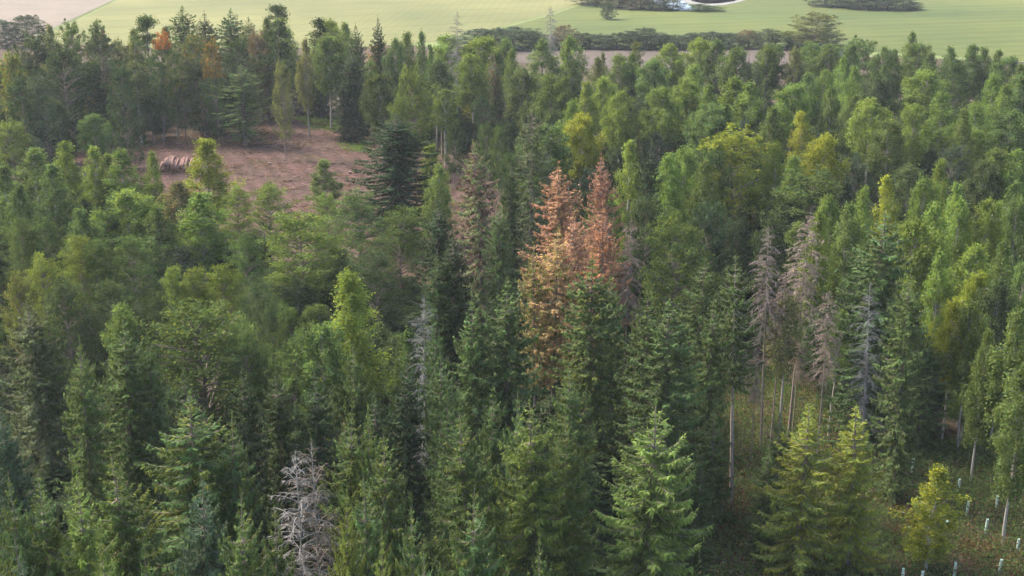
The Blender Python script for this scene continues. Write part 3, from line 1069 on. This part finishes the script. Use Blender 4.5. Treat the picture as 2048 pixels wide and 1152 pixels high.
WIDE = {'S': 1.05, 'J': 1.0, 'N': 1.16, 'T': 1.0, 'A': 1.05, 'R': 1.1, 'D': 1.2, 'E': 1.1, 'Z': 1.9, 'B': 1.34, 'Y': 1.25, 'C': 1.2, 'V': 1.3, 'H': 1.1, 'O': 1.1, 'K': 1.1, 'P': 1.1}
def parse(block, far):
    out = []
    for line in block.strip().splitlines():
        parts = [p.strip() for p in line.split('|')]
        w = parts[0].split()
        d = dict(kind=w[0], px=float(w[1]), py=float(w[2]), w=float(w[3]), tint=w[5], far=far, label=None, short=None, second=None)
        if w[4][0] == 'b':
            foot = at(d['px'], float(w[4][1:]))
            # height from foot to the pixel of the top, at the same distance
            lo, hi = 0.5, 60.0
            for _ in range(40):
                h = (lo + hi) / 2
                if to_px((foot.x, foot.y, h))[1] > d['py']:
                    lo = h
                else:
                    hi = h
            d['h'], d['loc'] = h, foot
            # the stem may lean a little in the photo; keep the foot under the top
            k = to_px((foot.x, foot.y, h))[0]
            d['loc'] = Vector((foot.x + (d['px'] - k) / FPX * (foot.y ** 2 + (CAM_Z - h) ** 2) ** 0.5, foot.y, 0))
        else:
            d['h'] = float(w[4])
            p = at(d['px'], d['py'], d['h'])
            d['loc'] = Vector((p.x, p.y, 0))
        if len(w) == 6 and w[0] == 'N' and w[5] == 'sg':
            w.append('sy:0.3')  # yellow share puts the sunlit tips into the needle colour
        if len(w) > 6:
            a, b, *c = w[6].split(':')
            d['second'] = (a, float(b), float(c[0]) if c else 0.0)
        if len(parts) > 2:
            d['label'], d['short'] = parts[1], parts[2]
        dist = math.hypot(d['loc'].y, CAM_Z - d['h'] * 0.7)
        dist = math.hypot(dist, d['loc'].x * 0.0)
        d['wm'] = d['w'] * dist / FPX * WIDE.get(d['kind'], 1.1)
        out.append(d)
    return out

trees = parse(TREES, False) + parse(FAR, True)

# understorey trees in the dark gaps between those above: nothing of the clearing or the fields
def inside(p, poly):
    c = False
    for i in range(len(poly)):
        a, b = poly[i], poly[i - 1]
        if (a[1] > p[1]) != (b[1] > p[1]) and p[0] < (b[0] - a[0]) * (p[1] - a[1]) / (b[1] - a[1]) + a[0]:
            c = not c
    return c

OPEN = [smooth_px(CLEARING, 1), smooth_px([(1330, 700), (1560, 700), (1720, 880), (2100, 880), (2300, 1800), (1300, 1800)], 1)]
rnd = random.Random(7)
placed = [t['loc'] for t in trees]
fill = 0
for _ in range(9000):
    px, py = rnd.uniform(-60, 2110), rnd.uniform(150, 1300)
    p = at(px, py)
    if any(inside(p, o) for o in OPEN) or not inside(p, forest_px):
        continue
    if p.y > 275 or (px < 800 and p.y > 245):
        continue
    if p.y < 92 and px < 1330:
        continue
    if min((p - q).length for q in placed) < 3.2:
        continue
    near = sorted(((p - t['loc']).length, t['h'], t['kind']) for t in trees)[:4]
    h = sum(n[1] for n in near) / 4 * rnd.uniform(0.5, 0.8)
    if sum(n[2] in 'SNJTARDEF' for n in near) >= 3:
        h *= 0.72
    if ((inside(to_px((p.x, p.y, h)), CLEARING) or inside(to_px((p.x, p.y, h * 0.6)), CLEARING))):
        continue
    con = sum(n[2] in 'SNJTARDEF' for n in near)
    kind = 'S' if con >= 3 else rnd.choice('BO')
    tx, ty = to_px((p.x, p.y, h))
    d = dict(kind=kind, px=tx, py=ty, h=h, loc=p, far=False, label=None, short=None, second=None,
             tint=rnd.choice(['sd', 'sd', 'sb']) if kind == 'S' else (rnd.choice(['bd', 'bd', 'bg']) if kind == 'B' else rnd.choice(['hd', 'hb'])),  # mostly dark leaf tints, so the gap shade is partly colour
             wm=rnd.uniform(3.2, 4.6), fill=True)
    trees.append(d)
    placed.append(p)
    fill += 1
    if fill >= 330:
        break

# the mass of suppressed trees, added to darken the gaps, that closes the stand below the crowns one can tell apart
mass = {'S': [], 'B': [], 'O': []}
arr = np.array([(q.x, q.y) for q in placed])
th = np.array([t['h'] for t in trees]); tk = [t['kind'] for t in trees]
for _ in range(16000):
    px, py = rnd.uniform(-160, 2210), rnd.uniform(130, 1500)
    p = at(px, py)
    if p.y > 290 or (px < 800 and p.y > 320) or not inside(p, forest_px) or any(inside(p, o) for o in OPEN):
        continue
    dd = np.hypot(arr[:, 0] - p.x, arr[:, 1] - p.y)
    if dd.min() < 2.1:
        continue
    near = np.argsort(dd[:len(th)])[:4]
    con = sum(tk[n] in 'SNJTARDEF' for n in near)
    h = float(np.min(th[near])) * (rnd.uniform(0.28, 0.42) if con >= 3 else rnd.uniform(0.42, 0.64))
    if inside(to_px((p.x, p.y, h)), CLEARING) or inside(to_px((p.x, p.y, h * 0.6)), CLEARING):
        continue
    con = sum(tk[n] in 'SNJTARDEF' for n in near)
    mass['S' if con >= 2 else rnd.choice('BO')].append((p.x, p.y, h))
    arr = np.vstack([arr, (p.x, p.y)])
    if sum(len(v) for v in mass.values()) >= 1500:
        break

# labels: distinctive trees carry their own; the others are named from the nearest of these
CAT = {'S': 'spruce', 'J': 'spruce', 'N': 'spruce', 'T': 'spruce', 'A': 'spruce', 'R': 'spruce', 'D': 'dead tree', 'E': 'dead tree', 'F': 'dead tree', 'B': 'birch', 'Y': 'birch', 'C': 'birch', 'K': 'tree', 'V': 'larch', 'H': 'beech', 'O': 'tree', 'P': 'pine', 'Z': 'shrub'}
WORD = {'S': 'spruce', 'J': 'spruce', 'N': 'spruce', 'T': 'spruce', 'A': 'spruce', 'R': 'spruce', 'D': 'dead spruce', 'E': 'dead spruce', 'F': 'dead spruce', 'B': 'birch', 'Y': 'birch', 'C': 'birch', 'K': 'columnar tree', 'V': 'larch', 'H': 'beech', 'O': 'broadleaf tree', 'P': 'pine', 'Z': 'shrub'}
ORD = ['nearest', 'second nearest', 'third nearest', 'fourth nearest', 'fifth nearest', 'sixth nearest', 'seventh nearest', 'eighth nearest', 'ninth nearest', 'tenth nearest']
marks = [t for t in trees if t['short']]
DIRS = ('right of', 'behind and right of', 'behind', 'behind and left of', 'left of', 'in front and left of', 'in front of', 'in front and right of')
def sector(t, m):
    dx, dy = t['px'] - m['px'], m['py'] - t['py']
    a = math.degrees(math.atan2(dy, dx)) % 360
    return DIRS[int(((a + 22.5) % 360) // 45)]
used = set(t['label'] for t in marks)
for t in trees:
    if t['label']:
        continue
    best = None
    ranked = sorted(marks, key=lambda m: math.hypot(t['px'] - m['px'], t['py'] - m['py']))[:7]
    look = TINT[t['tint']][1]
    for far_i, m in enumerate(ranked):
        s = sector(t, m)
        dm = math.hypot(t['px'] - m['px'], t['py'] - m['py'])
        rank = sum(1 for o in trees if o is not t and o is not m and WORD[o['kind']] == WORD[t['kind']] and sector(o, m) == s and math.hypot(o['px'] - m['px'], o['py'] - m['py']) < dm)
        lab = '%s%s %s, %s %s %s the %s' % ('low shaded ' if t.get('fill') else '', look, WORD[t['kind']], ORD[min(rank, 9)], WORD[t['kind']].split()[-1], s, m['short'])
        if rank < 10 and lab not in used and len(lab.replace('-', ' ').split()) <= 18 and len(lab.split()) <= 16:
            sc = rank + far_i * 0.6
            if best is None or sc < best[0]:
                best = (sc, lab)
    if best is None:
        best = (0, '%s %s standing near the %s' % (look, WORD[t['kind']], ranked[0]['short']))
    t['label'] = best[1]
    used.add(best[1])

GROUP = {'S': 'spruces of the wood', 'J': 'spruces of the wood', 'N': 'spruces of the wood', 'T': 'spruces of the wood', 'A': 'spruces of the wood', 'R': 'dying spruces', 'D': 'dead spruces', 'E': 'dead spruces', 'F': 'dead spruces', 'B': 'birches of the wood', 'Y': 'birches of the wood', 'C': 'birches of the wood',
         'K': 'columnar trees', 'V': 'larches and cone-shaped trees', 'H': 'beeches of the wood', 'O': 'broadleaf trees of the wood', 'P': 'pines', 'Z': 'hedge shrubs'}
BARK = {'Y': (0.34, 0.31, 0.27), 'B': (0.27, 0.245, 0.21), 'C': (0.27, 0.24, 0.20), 'D': (0.17, 0.155, 0.14), 'F': (0.16, 0.148, 0.135), 'E': (0.16, 0.125, 0.10), 'T': (0.26, 0.21, 0.18), 'A': (0.16, 0.12, 0.10)}
count = {}
for t in trees:
    k = t['kind']
    _, H0, W0, word, oname, mc, mt = KINDS[k]
    if t['far']:
        grp, oname = ('hedge and copse shrubs beyond the wood', 'hedge_shrub') if k == 'Z' else ('field trees beyond the wood', 'field_tree')
    else:
        grp = GROUP[k]
    rt = random.Random(int(t['px'] * 31 + t['py'] * 17))
    tm, cm = MESHES[k][rt.randrange(len(MESHES[k]))]
    root = link(bpy.data.objects.new(oname, None))
    root.empty_display_size = 0.5
    root.location = t['loc']
    sx = t['wm'] / W0
    sz = t['h'] / H0
    root.scale = (sx * rt.uniform(0.93, 1.07), sx * rt.uniform(0.93, 1.07), sz)
    root.rotation_euler = (rt.gauss(0, 0.022), rt.gauss(0, 0.022), rt.uniform(0, 6.283))
    tag(root, t['label'], CAT[k], grp)
    tr = link(bpy.data.objects.new('trunk', tm), root)
    cr = link(bpy.data.objects.new('crown', cm), root)
    b = BARK.get(k, (0.13, 0.10, 0.08))
    v = rt.uniform(0.8, 1.2)
    tr.color = (*[c * v for c in b], 1)
    c = TINT[t['tint']][0]
    v = rt.uniform(0.85, 1.18)
    hj = rt.uniform(-0.08, 0.08)
    cr.color = (c[0] * v * (1 + hj), c[1] * v, c[2] * v * (1 - hj), 1)
    if t['second']:
        c2 = TINT[t['second'][0]][0]
        cr['second_colour'] = (c2[0], c2[1], c2[2], t['second'][1])
        cr['second_from'] = t['second'][2]
    else:
        cr['second_colour'] = (0.0, 0.0, 0.0, 0.0)
def mass_object(name, pts, kind, tint, label):
    """One mass of stuff: crowns of that kind set on points by geometry nodes."""
    H0, W0 = KINDS[kind][1], KINDS[kind][2]
    me = bpy.data.meshes.new(name)
    me.from_pydata([(x, y, 0) for x, y, h in pts], [], [])
    rr = random.Random(len(pts))
    sc = me.attributes.new('size', 'FLOAT_VECTOR', 'POINT')
    sc.data.foreach_set('vector', [c for x, y, h in pts for c in ((lambda w: (w, w, h / H0))(rr.uniform(3.4, 5.0) / W0))])
    ro = me.attributes.new('turn', 'FLOAT_VECTOR', 'POINT')
    ro.data.foreach_set('vector', [c for _ in pts for c in (0.0, 0.0, rr.uniform(0, 6.28))])
    o = link(bpy.data.objects.new(name, me))
    o.color = (*TINT[tint][0], 1)
    o['second_colour'] = (0.0, 0.0, 0.0, 0.0)
    o['second_from'] = 0.0
    ng = bpy.data.node_groups.new(name, 'GeometryNodeTree')
    ng.interface.new_socket('Geometry', in_out='INPUT', socket_type='NodeSocketGeometry')
    ng.interface.new_socket('Geometry', in_out='OUTPUT', socket_type='NodeSocketGeometry')
    nn, ll = ng.nodes, ng.links
    gi, go = nn.new('NodeGroupInput'), nn.new('NodeGroupOutput')
    ip = nn.new('GeometryNodeInstanceOnPoints')
    join = nn.new('GeometryNodeJoinGeometry')
    srcs = {}
    for ob in bpy.data.objects:
        if ob.name.startswith(('crown', 'trunk')) and ob.data in [m for pr in MESHES[kind] for m in pr]:
            srcs.setdefault(ob.data.name, ob)
    for tm, cm in MESHES[kind]:
        if cm.name in srcs and tm.name in srcs:
            both, gti = nn.new('GeometryNodeJoinGeometry'), nn.new('GeometryNodeGeometryToInstance')
            for d in (tm, cm):
                oi = nn.new('GeometryNodeObjectInfo')
                oi.inputs['Object'].default_value = srcs[d.name]
                ll.new(oi.outputs['Geometry'], both.inputs[0])
            ll.new(both.outputs[0], gti.inputs[0])
            ll.new(gti.outputs[0], join.inputs[0])
    ll.new(gi.outputs[0], ip.inputs['Points'])
    ll.new(join.outputs[0], ip.inputs['Instance'])
    ip.inputs['Pick Instance'].default_value = True
    for attr, sock in (('size', 'Scale'), ('turn', 'Rotation')):
        na = nn.new('GeometryNodeInputNamedAttribute')
        na.data_type = 'FLOAT_VECTOR'
        na.inputs['Name'].default_value = attr
        ll.new(na.outputs['Attribute'], ip.inputs[sock])
    ll.new(ip.outputs[0], go.inputs[0])
    o.modifiers.new('mass', 'NODES').node_group = ng
    return tag(o, label=label, kind='stuff')
mass_object('spruce_thicket', mass['S'], 'S', 'td', 'mass of suppressed spruces, leaves darkened as shade, between the taller crowns')  # td tint paints the shade of the gaps into the leaves
mass_object('birch_thicket', mass['B'], 'B', 'td', 'mass of low birches, leaves darkened as shade, below the taller crowns')
mass_object('broadleaf_thicket', mass['O'], 'O', 'td', 'mass of low broadleaf trees, leaves darkened as shade, below the taller crowns')
print('mass', {k: len(v) for k, v in mass.items()})
print('trees', len(trees), 'fill', fill, {k: sum(t['kind'] == k for t in trees) for k in KINDS})

# ------------------------------------------------------------------ log pile at the clearing
def log_mesh(name, L, r, seed):
    rng = random.Random(seed)
    bm = bmesh.new()
    n, rings = 9, 5
    vs = []
    for i in range(rings):
        y = L * i / (rings - 1)
        rr = r * (1 - 0.22 * i / (rings - 1)) * rng.uniform(0.96, 1.04)
        ox, oz = rng.uniform(-0.02, 0.02), rng.uniform(-0.02, 0.02)
        vs.append([bm.verts.new((ox + rr * math.cos(6.283 * j / n), y, oz + rr * math.sin(6.283 * j / n))) for j in range(n)])
    for i in range(rings - 1):
        for j in range(n):
            f = bm.faces.new((vs[i][j], vs[i][(j + 1) % n], vs[i + 1][(j + 1) % n], vs[i + 1][j]))
            f.smooth = True
    a = bm.faces.new(vs[0]); b = bm.faces.new(list(reversed(vs[-1])))
    a.material_index = b.material_index = 1
    bm.normal_update()
    bmesh.ops.recalc_face_normals(bm, faces=bm.faces[:])
    me = bpy.data.meshes.new(name)
    bm.to_mesh(me); bm.free()
    me.materials.append(M_LOG); me.materials.append(M_CUT)
    return me

M_LOG = plain_material('log_bark', (0.115, 0.056, 0.040), 0.9, 0.6, 1.6, True)
M_CUT = plain_material('cut_wood', (0.17, 0.085, 0.045), 0.85, 0.3, 6, True)
M_PALE = plain_material('pale_wood', (0.22, 0.175, 0.14), 0.85, 0.2, 4)
log_meshes = [log_mesh('log', 8.0 * random.Random(i).uniform(0.92, 1.05), 0.19 + 0.05 * random.Random(i + 9).random(), i) for i in range(6)]
front = at(318, 347)
rl = random.Random(4)
layers = [17, 15, 10, 5]
for li, cnt in enumerate(layers):
    for j in range(cnt):
        o = link(bpy.data.objects.new('log', log_meshes[rl.randrange(6)]))
        o.location = (front.x + (j + 0.5 * li) * 0.40 + rl.uniform(-0.05, 0.05), front.y + j * 0.12 + rl.uniform(-0.9, 0.6), 0.22 + li * 0.34 + rl.uniform(-0.02, 0.02))
        o.rotation_euler = (rl.uniform(-0.01, 0.01), rl.uniform(0, 6.28), R(9) + rl.uniform(-0.02, 0.02) + (rl.uniform(-0.06, 0.06) if li == 3 else 0))
        if li == 3:
            lab = 'pinkish felled log lying on top of the log pile in the clearing'
        elif li == 0:
            lab = 'felled log in the lowest layer of the log pile in the clearing'
        else:
            lab = 'pinkish-brown felled log in the middle of the log pile in the clearing'
        tag(o, lab, 'log', 'logs of the pile by the clearing')

# pale bits left by the felling: stumps, a broken stem
def stump(px, py, r, h, label):
    p = at(px, py)
    bm = bmesh.new()
    rng = random.Random(int(px))
    n = 10
    prof = [(1.45, 0.0), (1.12, 0.35 * h), (1.0, h)]
    rings = []
    for k, z in prof:
        rings.append([bm.verts.new((k * r * math.cos(6.283 * j / n) * rng.uniform(0.9, 1.1), k * r * math.sin(6.283 * j / n) * rng.uniform(0.9, 1.1), z)) for j in range(n)])
    for a, b in zip(rings, rings[1:]):
        for j in range(n):
            bm.faces.new((a[j], a[(j + 1) % n], b[(j + 1) % n], b[j]))
    f = bm.faces.new(rings[-1]); f.material_index = 1
    bmesh.ops.recalc_face_normals(bm, faces=bm.faces[:])
    me = bpy.data.meshes.new('stump'); bm.to_mesh(me); bm.free()
    me.materials.append(M_LOG); me.materials.append(M_PALE)
    o = link(bpy.data.objects.new('tree_stump', me)); o.location = p
    tag(o, label, 'stump', 'stumps in the clearing')
for a in ((655, 298, 0.22, 0.4, 'pale cut stump on the brown clearing behind the lone young birch'),
          (580, 414, 0.24, 0.4, 'pale cut stump on the near brown edge of the clearing above the leafy beeches'),
          (925, 478, 0.22, 0.6, 'pale cut stump on the brown strip beside the dark spruces'),
          (700, 348, 0.22, 0.4, 'pale cut stump on the clearing left of the dense dark fir'),
          (540, 330, 0.22, 0.4, 'pale cut stump on the clearing right of the log pile'),
          (902, 408, 0.24, 0.3, 'pale cut stump on the brown strip behind the tan-tinged spruce')):
    stump(*a)

def lying(name, px, py, L, r, rz, mat, label, cat, tilt=0.0):
    g = log_mesh(name, L, r, int(px))
    g.materials[0] = mat
    o = link(bpy.data.objects.new(name, g))
    p = at(px, py)
    o.location = (p.x, p.y, r * 0.9)
    o.rotation_euler = (tilt, 0, rz)
    tag(o, label, cat)
lying('fallen_log', 556, 220, 3.2, 0.22, R(-50), M_PALE, 'pale broken log under the stout dark tree at the clearing end', 'log', 0.12)
lying('fallen_log', 215, 308, 3.5, 0.16, R(20), M_PALE, 'short pale log lying left of the log pile behind the birches', 'log', 0.25)

# ------------------------------------------------------------------ brash on the clearing, undergrowth, bracken, grass
def poly_points(rng, poly, n):
    xs = [p[0] for p in poly]; ys = [p[1] for p in poly]
    out = []
    while len(out) < n:
        p = (rng.uniform(min(xs), max(xs)), rng.uniform(min(ys), max(ys)))
        if inside(p, poly):
            out.append((p[0], p[1], 0.0))
    return np.array(out)

def stuff(name, g, mat, colour, label, second=(0, 0, 0, 0)):
    o = link(bpy.data.objects.new(name, g.mesh(name, mat)))
    o.color = (*colour, 1)
    o['second_colour'] = second
    return tag(o, label=label, kind='stuff')

rng = np.random.default_rng(5)
g = Geo()
P = poly_points(rng, clearing_w, 9000)
P[:, 2] = rng.uniform(0.03, 0.25, len(P))
a = rng.normal(R(20), 0.7, len(P))
d = np.stack([np.cos(a), np.sin(a), rng.normal(0, 0.12, len(P))], 1) * rng.uniform(0.4, 1.9, (len(P), 1))
sdv = np.stack([-np.sin(a), np.cos(a), np.full(len(P), 0.6)], 1) * rng.uniform(0.015, 0.05, (len(P), 1))
g.blades(P, d, sdv, rng.uniform(0, 1, len(P)), rng.uniform(0, 1, len(P)))
hc = poly_points(rng, clearing_w, 130)
for c in hc:
    k = int(rng.integers(40, 110))
    hr = rng.uniform(0.5, 1.3); ha = rng.normal(R(20), 0.35); hl = rng.uniform(1.0, 3.2)
    u = rng.normal(0, 1, k) * hl; w_ = rng.normal(0, 0.45, k) * hr
    P = np.stack([c[0] + np.cos(ha) * u - np.sin(ha) * w_, c[1] + np.sin(ha) * u + np.cos(ha) * w_, np.abs(rng.normal(0, 0.28, k)) * hr], 1)
    a = rng.normal(ha, 0.9, k)
    d = np.stack([np.cos(a), np.sin(a), rng.normal(0, 0.3, k)], 1) * rng.uniform(0.3, 1.5, (k, 1))
    sdv = np.stack([-np.sin(a), np.cos(a), rng.normal(0, 1, k)], 1) * rng.uniform(0.015, 0.05, (k, 1))
    g.blades(P, d, sdv, rng.uniform(0, 1, k), rng.uniform(0, 1, k))
stuff('brash', g, M_LEAF, (0.085, 0.054, 0.045), 'brushwood and cut twigs strewn over the brown clearing', (0.17, 0.122, 0.102, 0.3))

def bushes(name, polys, n, per, size, hgt, wid, colour, label, second=(0, 0, 0, 0), seed=1):
    rng = np.random.default_rng(seed)
    g = Geo()
    P = np.concatenate([poly_points(rng, p, k) for p, k in zip(polys, n)])
    w = rng.uniform(*wid, len(P)); h = rng.uniform(*hgt, len(P))
    P[:, 2] = h * 0.55
    scatter_leaves(g, rng, P, np.stack([w, w, h * 0.33], 1), per, size, 0.7)
    v = g.v[0]; v[:, 2] = np.abs(v[:, 2])
    return stuff(name, g, M_LEAF, colour, label, second)

LOWER = smooth_px([(1340, 720), (1560, 740), (1760, 880), (2090, 880), (2110, 1180), (1330, 1180)], 1)
bushes('undergrowth', [LOWER], [2400], 44, 0.16, (0.3, 1.3), (0.3, 0.75), (0.070, 0.105, 0.036), 'dark bramble undergrowth between the tree guards and dead stems', (0.11, 0.08, 0.05, 0.10), 2)
bushes('forest_undergrowth', [forest_px], [1], 10, 0.2, (0.3, 1.0), (0.3, 0.6), (0.04, 0.06, 0.025), 'low shrubs on the forest floor', seed=8) if False else None
BR = [smooth_px(p, 1) for p in ([(1790, 1000), (1850, 1000), (1850, 1090), (1790, 1080)], [(1930, 1090), (2010, 1085), (2000, 1160), (1920, 1160)], [(1440, 930), (1530, 930), (1530, 1090), (1450, 1090)],
                                [(1420, 760), (1620, 780), (1620, 860), (1430, 860)], [(1560, 1080), (1700, 1090), (1700, 1170), (1560, 1170)], [(2020, 1120), (2080, 1120), (2080, 1170), (2010, 1170)])]
bushes('bracken', BR, [44, 36, 50, 50, 20, 10], 46, 0.17, (0.3, 0.9), (0.3, 0.6), (0.135, 0.078, 0.050), 'russet dead bracken in patches beside the young spruces and tree guards', (0.09, 0.08, 0.03, 0.3), 3)
bushes('dry_grass', [LOWER], [300], 40, 0.2, (0.2, 0.8), (0.25, 0.6), (0.16, 0.125, 0.065), 'tan dry grass tufts in the undergrowth around the tree guards', (0.075, 0.095, 0.03, 0.35), 12)
GP = [smooth_px(p, 1) for p in ([(590, 236), (640, 228), (690, 240), (680, 262), (620, 258)], [(680, 285), (745, 285), (745, 305), (690, 302)])]
bushes('grass', GP, [160, 60], 40, 0.22, (0.1, 0.35), (0.4, 0.8), (0.10, 0.16, 0.035), 'fresh green grass at the far end of the clearing', seed=4)
HERB = [smooth_px(p, 1) for p in ([(150, 286), (560, 262), (560, 288), (400, 300), (160, 305)],)]
bushes('litter', HERB, [160], 36, 0.2, (0.2, 0.8), (0.3, 0.8), (0.15, 0.075, 0.055), 'reddish bracken and litter along the clearing below the back wood', (0.07, 0.08, 0.03, 0.35), 6)

bushes('weeds', [clearing_w], [150], 30, 0.2, (0.1, 0.5), (0.3, 0.9), (0.075, 0.095, 0.032), 'low weeds and grass tufts scattered over the brown clearing', (0.16, 0.10, 0.06, 0.4), 9)

# ------------------------------------------------------------------ tree guards
M_GUARD = plain_material('guard_plastic', (0.36, 0.46, 0.38), 0.6, 0.3, 3)
M_STAKE = plain_material('stake_wood', (0.30, 0.23, 0.17), 0.9, 0.2, 6)
def guard(px, py, top, label, tilt, colour=None):
    p = at(px, py)
    h = 1.25
    lo, hi = 0.4, 3
    for _ in range(30):
        h = (lo + hi) / 2
        if to_px((p.x, p.y, h))[1] > top: lo = h
        else: hi = h
    root = link(bpy.data.objects.new('tree_guard', None)); root.location = p
    root.rotation_euler = (0, tilt * 0.5, 0)
    tag(root, label, 'tree guard', 'plastic tree guards in the undergrowth')
    bm = bmesh.new()
    n, r, th = 14, 0.085, 0.006
    rings = []
    for rr, z in ((r, 0), (r, h * 0.5), (r, h - 0.02), (r * 1.14, h), (r * 1.10, h), (r - th, h - 0.02), (r - th, 0.0)):
        rings.append([bm.verts.new((rr * math.cos(6.283 * j / n), rr * math.sin(6.283 * j / n), z)) for j in range(n)])
    for a, b in zip(rings, rings[1:]):
        for j in range(n):
            f = bm.faces.new((a[j], a[(j + 1) % n], b[(j + 1) % n], b[j])); f.smooth = True
    bmesh.ops.recalc_face_normals(bm, faces=bm.faces[:])
    me = bpy.data.meshes.new('tube'); bm.to_mesh(me); bm.free(); me.materials.append(M_GUARD)
    link(bpy.data.objects.new('tube', me), root)
    bm = bmesh.new()
    bmesh.ops.create_cube(bm, size=1)
    for v in bm.verts:
        v.co = Vector((v.co.x * 0.035 + 0.12, v.co.y * 0.035, (v.co.z + 0.5) * h * 0.85))
    bmesh.ops.bevel(bm, geom=bm.edges[:], offset=0.005, segments=1)
    me = bpy.data.meshes.new('stake'); bm.to_mesh(me); bm.free(); me.materials.append(M_STAKE)
    link(bpy.data.objects.new('stake', me), root)
    bm = bmesh.new()
    bmesh.ops.create_cube(bm, size=1)
    for v in bm.verts:
        v.co = Vector((v.co.x * 0.26 + 0.025, v.co.y * 0.196, v.co.z * 0.02 + h * 0.7))
    me = bpy.data.meshes.new('tie'); bm.to_mesh(me); bm.free(); me.materials.append(M_STAKE)
    link(bpy.data.objects.new('tie', me), root)
for a in ((1823, 947, 917, 'pale green tree guard behind the small yellow birch, beside the dead stems', 0.06),
          (1932, 1031, 1003, 'slightly leaning pale tree guard right of the small yellow birch', 0.14),
          (1970, 1067, 1038, 'pale tree guard between the leaning guard and the picture edge', 0.12),
          (2034, 1105, 1078, 'bluish-green tree guard nearest the picture\'s right edge', 0.02),
          (1998, 1148, 1119, 'pale tree guard standing in russet bracken near the corner', 0.10),
          (1907, 1158, 1125, 'pale tree guard just right of the yellow birch\'s foot', 0.06),
          (1803, 1172, 1137, 'pale tree guard cut by the bottom edge left of the yellow birch', 0.02),
          (1840, 1178, 1143, 'pale tree guard cut by the bottom edge below the yellow birch', 0.12),
          (1891, 1072, 1042, 'pale tree guard half hidden by the yellow birch\'s leaves', 0.0),
          (1916, 986, 958, 'dull grey-green tree guard in shade behind the yellow birch', 0.03),
          (1992, 1020, 992, 'dull tree guard deep in shade under the dark birches', 0.0)):
    guard(*a)

# ------------------------------------------------------------------ covered silage clamp by the farm track
M_TARP = plain_material('blue_sheet', (0.20, 0.27, 0.33), 0.45, 0.15, 0.3)
M_TYRE = plain_material('tyre_rubber', (0.03, 0.03, 0.03), 0.9, 0.2, 3)
a0, a1 = at(1318, 0), at(1378, 21)
ax = (a1 - a0); Lc = ax.length; ax.normalize(); per = Vector((-ax.y, ax.x, 0))
bm = bmesh.new()
rows = []
rt = random.Random(2)
for i in range(13):
    s = i / 12
    hh = 3.2 * math.sin(math.pi * min(1, 0.08 + s * 0.92)) ** 0.6 * (1 - 0.35 * s)
    ww = 5.0 * (0.55 + 0.45 * math.sin(math.pi * (0.1 + 0.8 * s)))
    rows.append([bm.verts.new(a0 + ax * (Lc * s) + per * (ww * c) + Vector((0, 0, max(0.02, hh * (1 - abs(c) ** 2.2) + rt.uniform(-0.1, 0.1))))) for c in (-1, -0.75, -0.45, 0, 0.45, 0.75, 1)])
for a, b in zip(rows, rows[1:]):
    for j in range(6):
        f = bm.faces.new((a[j], a[j + 1], b[j + 1], b[j])); f.smooth = True
bmesh.ops.recalc_face_normals(bm, faces=bm.faces[:])
me = bpy.data.meshes.new('covered_clamp'); bm.to_mesh(me); bm.free(); me.materials.append(M_TARP)
tag(link(bpy.data.objects.new('covered_clamp', me)), 'pale blue covered mound between the dark copse and the farm track', 'mound')

# ------------------------------------------------------------------ hazy evening air
hz = bpy.data.meshes.new('haze')
bm = bmesh.new()
bmesh.ops.create_cube(bm, size=1)
for v in bm.verts:
    v.co = Vector((v.co.x * 2 * (G + 60), v.co.y * (G + 400) + (G - 200) / 2, -1.2 + (v.co.z + 0.5) * (CAM_Z + 6)))
bm.to_mesh(hz); bm.free()
m, nt, out = new_mat('haze')
pv = N(nt, 'ShaderNodeVolumePrincipled')
pv.inputs['Color'].default_value = (0.86, 0.93, 1.0, 1)
pv.inputs['Density'].default_value = 0.000095
pv.inputs['Anisotropy'].default_value = 0.1
nt.links.new(pv.outputs[0], out.inputs['Volume'])
hz.materials.append(m)
tag(link(bpy.data.objects.new('haze', hz)), label='thin evening haze over the wood and fields', kind='stuff')
